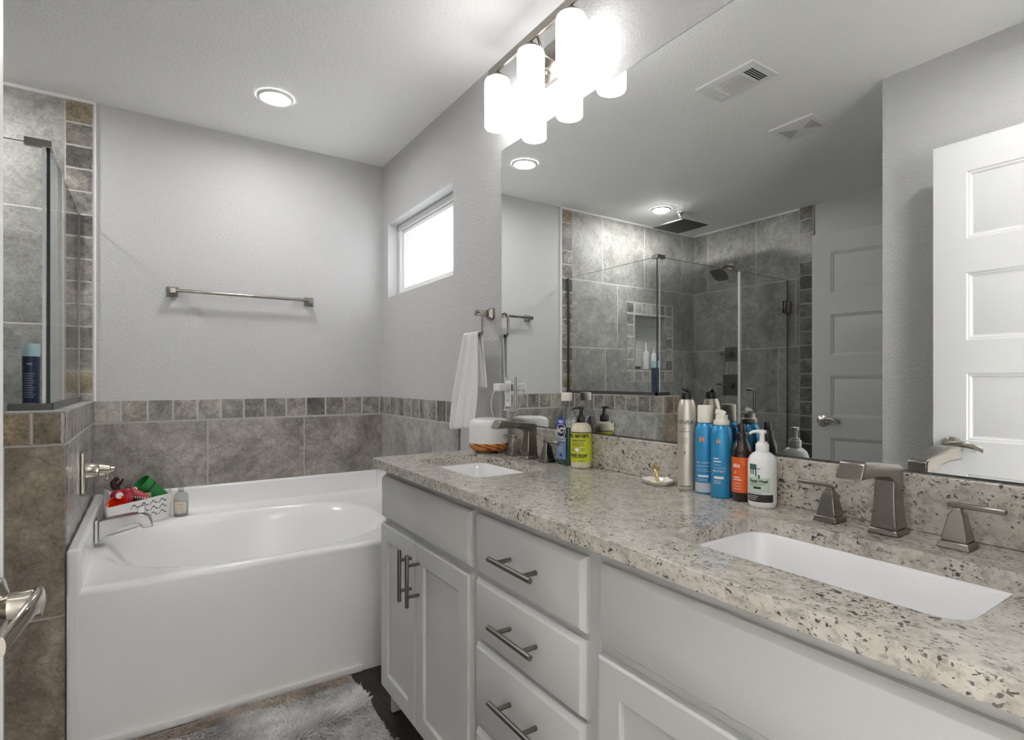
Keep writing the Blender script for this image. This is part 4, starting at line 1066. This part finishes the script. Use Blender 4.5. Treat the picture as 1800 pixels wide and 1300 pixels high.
def towel():
    # draped over the lower wire of the ring: long layer on the room side, short layer at the wall side
    m = MB(); nu, segs = 26, []
    zt = 1.344 + .0095; rx = .010
    path = []
    for i in range(18): q = i / 17; path.append((0, q))                         # front, bottom -> top
    rows = []
    def P(u, s):
        # s in [0,1] front bottom to top, [1,1.25] over the wire, [1.25,2] back down
        if s <= 1:
            h = (1 - s); z = zt - .006 - h * .385; side = -1; spread = h
        elif s <= 1.25:
            a = (s - 1) / .25 * PI; z = zt - .006 + .008 * math.sin(a); side = -math.cos(a); spread = 0
        else:
            h = (s - 1.25) / .75; z = zt - .006 - h * .215; side = 1; spread = -h
        half = .060 + (.036 * min(1, spread * 1.5) if spread > 0 else 0)
        yc_ = 1.984 + (.050 * spread if spread > 0 else .026 * spread)
        yy = yc_ + (u - .5) * 2 * half
        fold = .0075 * math.sin(u * 9.5 + .6) * (.25 + .75 * min(1, abs(spread) * 2.2)) + .004 * math.sin(u * 23 + s * 3)
        xx = xr + side * (rx + .004 * abs(spread)) + fold * (1.0 if side < 0 else .5) - (.012 * spread if side < 0 else 0)
        z -= (.018 * (u - .5) * spread if side < 0 else 0)
        return Vector((xx, yy, z))
    ss = [i / 22 for i in range(23)] + [1 + .25 * i / 8 for i in range(1, 9)] + [1.25 + .75 * i / 14 for i in range(1, 15)]
    for s in ss: rows.append([P(i / nu, s) for i in range(nu + 1)])
    m.loft(rows, 0, False, False, closed=False)
    o = obj('hand_towel', m, 'towel', smooth=80)
    sm = o.modifiers.new('thickness', 'SOLIDIFY'); sm.thickness = .007; sm.offset = 0
    bv = o.modifiers.new('round', 'SUBSURF'); bv.levels = 1; bv.render_levels = 1
    tag(o, 'white terry hand towel draped over the towel ring', 'towel')
towel()

# ------------------------------------------------------------------ lights
def can(x, y, label, lens='can_lens', drop=.0045):
    r = thing('recessed_light', (x, y, CE), label, 'ceiling light', 'recessed ceiling lights')
    obj('trim_ring', MB().lathe([(.056, CE - .004), (.058, CE - .009), (.066, CE - .011), (.076, CE - .006), (.078, CE - .0006)], (x, y, 0), 40, cap0=False, cap1=False), 'trim', r)
    obj('lens', MB().lathe([(.0005, CE - drop), (.052, CE - drop), (.0565, CE - .0035), (.0565, CE - .0008), (.0005, CE - .0008)], (x, y, 0), 40), lens, r)
can(.467, 2.697, 'lit round recessed ceiling light above the tub'); can(-.862, 2.843, 'lit round recessed ceiling light inside the shower', 'can_lens_bright', .016)
can(.270, .420, 'lit round recessed ceiling light, unseen, added just inside the doorway for overhead fill')  # added lamp out of view, lights the vanity and entry from above
vl = thing('vanity_light', (XM, 1.53, 2.26), 'brushed nickel vanity light bar with three lit white glass shades', 'wall light')
LX = 1.062; LY = (1.750, 1.533, 1.317)
obj('wall_plate', MB().box(XM - .016, XM - .0005, 1.475, 1.590, 2.192, 2.322), 'nickel', vl, bevel=.002)
br = MB(); br.box(LX - .006, LX + .016, 1.268, 1.800, 2.316, 2.330); br.box(LX - .010, LX - .005, 1.268, 1.800, 2.300, 2.330)
obj('bar', br, 'nickel', vl, bevel=.001)
for y in (1.505, 1.560): obj('support_arm', MB().tube([(XM - .016, y, 2.255), (LX + .030, y, 2.262), (LX + .014, y, 2.300), (LX + .006, y, 2.318)], .0045, 10), 'nickel', vl)
kn = MB().lathe([(.006, 0), (.006, .010), (.0005, .012)], (0, 0, 0), 12); kn.xform(Matrix.Translation((XM - .016, 1.533, 2.222)) @ Matrix.Rotation(-PI / 2, 4, 'Y')); obj('knob', kn, 'nickel', vl)
for y in LY:
    obj('socket_cap', MB().lathe([(.007, 2.318), (.007, 2.304), (.030, 2.286), (.034, 2.278), (.0005, 2.277)], (LX, y, 0), 28), 'nickel', vl)
    obj('glass_shade', MB().lathe([(.0005, 2.0975), (.0455, 2.0975), (.0470, 2.1000), (.0470, 2.262), (.0445, 2.271), (.036, 2.277), (.0005, 2.2775)], (LX, y, 0), 36), 'shade', vl)

# ceiling vents (seen in the mirror)
def vent(name, cx, cy, lx_, ly_, slots, label):
    r = thing(name, (cx, cy, CE), label, 'vent')
    z = CE - .0005
    m = MB(); m.loft([[(cx - lx_, cy - ly_, z), (cx + lx_, cy - ly_, z), (cx + lx_, cy + ly_, z), (cx - lx_, cy + ly_, z)],
                      [(cx - lx_ + .003, cy - ly_ + .003, z - .006), (cx + lx_ - .003, cy - ly_ + .003, z - .006), (cx + lx_ - .003, cy + ly_ - .003, z - .006), (cx - lx_ + .003, cy + ly_ - .003, z - .006)],
                      [(cx - lx_ + .022, cy - ly_ + .022, z - .010), (cx + lx_ - .022, cy - ly_ + .022, z - .010), (cx + lx_ - .022, cy + ly_ - .022, z - .010), (cx - lx_ + .022, cy + ly_ - .022, z - .010)]])
    obj('grille_plate', m, 'trim', r, smooth=20)
    dk = MB(); lt = MB()
    for x0, x1, y0, y1, lo in slots:
        dk.box(cx + x0, cx + x1, cy + y0, cy + y1, z - .0104, z - .0098)
        if lo == 3: lt.box(cx + x0 - (.0015 if x1 - x0 < .01 else 0), cx + x1 + .0005, cy + y0 - (.0015 if y1 - y0 < .01 else 0), cy + y0, z - .0150, z - .0098) if y1 - y0 < .01 else lt.box(cx + x0 - .002, cx + x0, cy + y0, cy + y1, z - .0145, z - .0098)
        if lo in (1, 2): lt.add([(cx + x0, cy + y0 - .001, z - .0107), (cx + x1, cy + y0 - .001, z - .0107), (cx + x1, cy + y1 - .001, z - .0165), (cx + x0, cy + y1 - .001, z - .0165)], [(0, 1, 2, 3)]) if lo == 1 else lt.add([(cx + x0 - .001, cy + y0, z - .0107), (cx + x0 - .001, cy + y1, z - .0107), (cx + x1 - .001, cy + y1, z - .0150), (cx + x1 - .001, cy + y0, z - .0150)], [(0, 1, 2, 3)])
    obj('slots', dk, 'dark_hole', r, smooth=0); 
    if lt.v: obj('louvres', lt, 'trim', r, smooth=0)
    return r
sl = []
for k_ in range(4): sl.append((-.055, .055, -.112 + k_ * .011, -.105 + k_ * .011, 0))
for k_ in range(4): sl.append((-.055, .055, .071 + k_ * .011, .0745 + k_ * .011, 3))
for k_ in range(11): sl.append((-.055 + k_ * .0102, -.0533 + k_ * .0102, -.052, .052, 3))
vent('air_vent', .222, 1.446, .092, .142, sl, 'rectangular white ceiling air vent with three louvre groups, larger in the mirror')
sl = []
for s in (-1, 1):
    for k_ in range(7):
        hw = .056 - k_ * .0075; y0 = s * (.084 - k_ * .0098)
        sl.append((-hw, hw, min(y0, y0 - s * .0025), max(y0, y0 - s * .0025), 0))
vent('exhaust_vent', -.420, 1.522, .098, .114, sl, 'smaller white ceiling fan grille with triangular slot groups')

# ------------------------------------------------------------------ bath toys in a corner basket on the tub deck
ZD = .5305
A, B = Vector((-.150, 2.830, 0)), Vector((.088, 3.055, 0))
plan = [(-.148, 2.826), (-.140, 2.822), (.080, 3.035), (.086, 3.046), (.086, 3.160), (.078, 3.168), (-.135, 3.168), (-.146, 3.160)]
pc = (-.06, 3.03)
def pl_ring(s, z): return [(pc[0] + (x - pc[0]) * s, pc[1] + (y - pc[1]) * s, z) for x, y in plan]
bk = thing('toy_basket', (-.05, 3.05, ZD), 'white corner basket with wavy slots full of bath toys on the tub deck', 'basket')
m = MB(); m.loft([pl_ring(.93, ZD + .001), pl_ring(1.0, ZD + .110), pl_ring(1.0, ZD + .113), pl_ring(.975, ZD + .113), pl_ring(.905, ZD + .006)])
obj('basket_body', m, 'white_plastic', bk, smooth=30)
wv = MB(); pa, pb = Vector((-.140, 2.822, 0)), Vector((.080, 3.035, 0)); dirv = (pb - pa); L = dirv.length; dirv.normalize(); nrm = Vector((dirv.y, -dirv.x, 0))
def wave(s0, z0, n=10, L_=.040, amp=.008):
    for i in range(n):
        def pt(q): 
            s = s0 + L_ * q; zz = z0 + amp * math.sin(q * 2 * PI - .9) + .006 * q
            lean = 1 - .07 * (1 - zz / .113)
            base = pa + dirv * s
            b2 = Vector((pc[0] + (base.x - pc[0]) * lean, pc[1] + (base.y - pc[1]) * lean, 0))
            return b2 + nrm * .0016 + Vector((0, 0, ZD + zz))
        a_, b_ = pt(i / n), pt((i + 1) / n); t_ = Vector((0, 0, .0021))
        wv.add([a_ - t_, b_ - t_, b_ + t_, a_ + t_], [(0, 1, 2, 3)])
for row, starts in ((.088, (.098, .146, .194, .242)), (.062, (.150, .198, .246)), (.036, (.150, .198, .246))):
    for s in starts: wave(s, row)
obj('wavy_slots', wv, 'ink', bk, smooth=0)
M['toy_green'] = plain('green_plastic', (0.025, 0.24, 0.055), 0.35)
M['toy_red'] = plain('red_rubber', (0.42, 0.022, 0.035), 0.35)
M['toy_pink'] = plain('pink_red_rubber', (0.55, 0.055, 0.085), 0.35)
M['toy_orange'] = plain('orange_red_plastic', (0.80, 0.055, 0.012), 0.3)
M['toy_brown'] = plain('dark_brown_rubber', (0.045, 0.018, 0.014), 0.4)
M['toy_tan'] = plain('khaki_plastic', (0.32, 0.27, 0.13), 0.5)
M['toy_lilac'] = plain('pale_lilac_plastic', (0.80, 0.74, 0.80), 0.3)
gc = thing('toy_cup', (.010, 3.06, .62), 'green plastic cup tipped over in the toy basket', 'cup')
m = MB(); m.lathe([(.0005, -.060), (.036, -.060), (.038, -.057), (.044, .060), (.042, .060), (.036, -.054), (.0005, -.055)], (0, 0, 0), 36)
rim_ = MB(); rim_.lathe([(.0425, .020), (.0428, .0235), (.0425, .027)], (0, 0, 0), 36, cap0=False, cap1=False); rim_.ball((-.028, -.033, .0235), .008, 12, sc=(1, 1, .9))
mt = Matrix.Translation((.002, 3.062, .656)) @ Matrix.Rotation(math.radians(-42), 4, 'Y') @ Matrix.Rotation(math.radians(12), 4, 'X')
obj('cup_body', m.xform(mt), 'toy_green', gc); obj('black_band', rim_.xform(mt), 'ink', gc)
ob = thing('toy_bowl', (-.13, 2.92, .60), 'orange red toy cup at the left end of the basket', 'toy')
m = MB(); m.lathe([(.0005, -.030), (.026, -.030), (.038, .018), (.040, .020), (.036, .018), (.024, -.024), (.0005, -.025)], (0, 0, 0), 32)
obj('bowl', m.xform(Matrix.Translation((-.112, 2.925, .628)) @ Matrix.Rotation(math.radians(52), 4, 'X') @ Matrix.Rotation(math.radians(-14), 4, 'Y')), 'toy_orange', ob)
def eye(mb, c, r, d):
    mb.ball(c, r, 14, 0); d = Vector(d).normalized(); mb.ball(tuple(Vector(c) + d * r * .72), r * .52, 10, 1)
rb = thing('toy_ball', (-.118, 2.955, .60), 'dark red rubber bath toy with a white round eye behind the orange cup', 'toy')
obj('ball', MB().ball((-.116, 2.956, .668), .025, 20), 'toy_red', rb)
m = MB(); m.lathe([(.0005, 0), (.012, .001), (.0135, .004), (.0005, .006)], (0, 0, 0), 20); m.xform(Matrix.Translation((-.1085, 2.9335, .6705)) @ Matrix.Rotation(math.radians(82), 4, 'X') @ Matrix.Rotation(math.radians(14), 4, 'Y')); obj('eye', m, 'ink_white', rb)
mo = thing('toy_monster', (-.06, 2.97, .60), 'pink red rubber creature with open toothed mouth in the basket', 'toy')
m = MB(); m.ball((-.072, 2.965, .652), .028, 20, sc=(1.15, .9, .95)); m.ball((-.058, 2.965, .683), .016, 16); m.ball((-.082, 2.965, .680), .017, 16)
m.tube([(-.062, 2.962, .672), (-.040, 2.955, .664), (-.018, 2.95, .652), (-.008, 2.95, .644)], [.018, .016, .012, .006], 14)
m.tube([(-.070, 2.955, .632), (-.048, 2.945, .622), (-.032, 2.94, .616)], [.015, .012, .006], 12)
obj('body', m, 'toy_pink', mo)
obj('mouth', MB().ball((-.046, 2.948, .645), .020, 16, sc=(1.0, .55, .85)), 'toy_brown', mo)
tt = MB()
for k_ in range(6):
    q = k_ / 5; tt.lathe([(.0030, 0), (.0005, -.009)], (-.052 + .042 * q, 2.936, .660 - .010 * q), 8)
for k_ in range(4):
    q = k_ / 3; tt.lathe([(.0028, 0), (.0005, .007)], (-.056 + .024 * q, 2.932, .630 - .006 * q), 8)
obj('teeth', tt, 'ink_white', mo)
ey = MB(); eye(ey, (-.054, 2.951, .690), .0075, (0, -1, .1)); obj('eye', ey, ['ink_white', 'ink'], mo)
hr = MB()
for k_ in range(3): hr.tube([(-.088 + .007 * k_, 2.962, .694), (-.089 + .009 * k_, 2.960, .706)], [.003, .001], 6)
obj('hair_tuft', hr, 'ink', mo)
cl = thing('toy_claw', (-.122, 3.02, .62), 'dark brown toy pincer sticking up at the back of the basket', 'toy')
m = MB(); m.tube(spline([(-.112, 3.042, .655), (-.120, 3.040, .680), (-.132, 3.038, .698), (-.132, 3.037, .716), (-.114, 3.036, .733)], 6), [.012] * 6 + [.013] * 6 + [.0125] * 6 + [.010] * 6 + [.002], 12)
m.tube(spline([(-.126, 3.038, .694), (-.112, 3.034, .703), (-.104, 3.034, .716), (-.098, 3.034, .727)], 6), [.008] * 6 + [.007] * 6 + [.005] * 6 + [.0015], 10)
obj('pincer', m, 'toy_brown', cl)
fu = thing('toy_funnel', (-.160, 2.99, .60), 'pale lilac suction toy leaning against the left tub flange', 'toy')
m = MB(); m.lathe([(.034, 0), (.030, .004), (.014, .016), (.010, .024), (.010, .046), (.0005, .047)], (0, 0, 0), 28); m.lathe([(.034, 0), (.0005, .006)], (0, 0, 0), 28, cap1=False, cap0=False)
obj('cone', m.xform(Matrix.Translation((-.152, 2.984, .664)) @ Matrix.Rotation(math.radians(28), 4, 'Z') @ Matrix.Rotation(math.radians(78), 4, 'Y') @ Matrix.Rotation(math.radians(8), 4, 'X')), 'toy_lilac', fu)
rg = thing('toy_coil', (-.018, 2.99, .62), 'khaki coiled toy beside the green cup', 'toy')
m = MB()
for k_ in range(4): m.tube([(-.024 + .008 * k_, 2.985 + .012 * math.cos(a), .648 + .012 * math.sin(a)) for a in [2 * PI * i / 16 for i in range(17)]], .0042, 8)
obj('coil', m, 'toy_tan', rg)

# little amber/cream bottle beside the basket
M['amber_liquid'] = plain('amber_liquid', (0.72, 0.33, 0.06), 0.2)
M['cream_label'] = plain('cream_label', (0.70, 0.62, 0.52), 0.5)
c = (.120, 3.050, .5300); R0 = .0305; ang = math.radians(262)
bb = thing('bubble_bath_bottle', c, 'clear round bottle with cream label beside the toy basket', 'bottle')
obj('bottle_body', MB().lathe([(.0005, .001), (.027, 0), (R0, .004), (R0, .088), (.029, .098), (.022, .106), (.0125, .110), (.0115, .116)], c, 32, cap1=False), 'clear_glass', bb)
obj('liquid', MB().lathe([(.0005, .010), (.0285, .011), (.0285, .070), (.0005, .070)], c, 32), plain('milky_liquid', (0.66, 0.62, 0.57), 0.3), bb)
obj('cap', MB().lathe([(.0005, .114), (.0120, .114), (.0125, .130), (.008, .133), (.0075, .152), (.0005, .153)], c, 24), 'clear_glass', bb)
lab = MB(); patch_on(lab, c, ang, R0 + .0004, -.028, .026, .018, .070, 0, 18); text_on(lab, 'BABY', .0095, c, ang, R0 + .0007, 0, .056, 1, 1.1)
for k_ in range(4): patch_on(lab, c, ang, R0 + .0007, -.014, .014, .044 - k_ * .006, .0447 - k_ * .006, 1, 8)
disc_on(lab, c, ang - .6, R0 + .0005, 0, .078, .0075, .0075, 2)
obj('label', lab, ['cream_label', plain('brown_ink', (0.28, 0.2, 0.14), .5), 'amber_liquid'], bb, smooth=0)

# ------------------------------------------------------------------ bath rug
def rug():
    rnd = random.Random(3)
    x0, x1, y0, y1 = -.25, .648, 1.25, 2.178
    r = thing('bath_rug', (.2, 1.7, 0), 'shaggy grey bath rug with beige edge lying along the tub', 'rug')
    def h(x, y): return .014 + .004 * math.sin(x * 21 + 1.3 * math.sin(y * 9)) * math.sin(y * 17)
    base = MB().box(x0 + .004, x1 - .006, y0 + .004, y1 - .004, .001, .010)
    obj('backing', base, 'rug_edge', r, smooth=0)
    def pile(name, ya, yb, n, mat, hmul, curl):
        m = MB()
        for _ in range(n):
            x, y = rnd.uniform(x0, x1), rnd.uniform(ya, yb)
            hh = (h(x, y) + .006 * rnd.random()) * hmul; a = rnd.uniform(0, 2 * PI); w_ = rnd.uniform(.0022, .0040)
            # neighbouring tufts lean the same way in patches
            la = 2.2 * math.sin(x * 7 + 2 * math.sin(y * 5)) + 1.7 * math.cos(y * 8 + x * 3) + rnd.uniform(-.9, .9); ln = rnd.uniform(.004, curl)
            ox, oy = ln * math.cos(la), ln * math.sin(la)
            b_ = [(x + w_ * math.cos(a + k_ * 2.094), y + w_ * math.sin(a + k_ * 2.094), .006) for k_ in range(3)]
            mid = [(px + ox * .5 * 1.1, py + oy * .5 * 1.1, .006 + hh * .75) for px, py, _z in b_]
            m.add(b_ + mid + [(x + ox * 1.5, y + oy * 1.5, .006 + hh)], [(0, 1, 4, 3), (1, 2, 5, 4), (2, 0, 3, 5), (3, 4, 6), (4, 5, 6), (5, 3, 6)])
        o = obj(name, m, mat, r, smooth=80); o['kind'] = 'stuff'
    pile('pile', y0, 2.095, 30000, 'rug', 1.15, .016)
    pile('border', 2.085, y1 - .012, 4200, 'rug_edge', .85, .010)
rug()
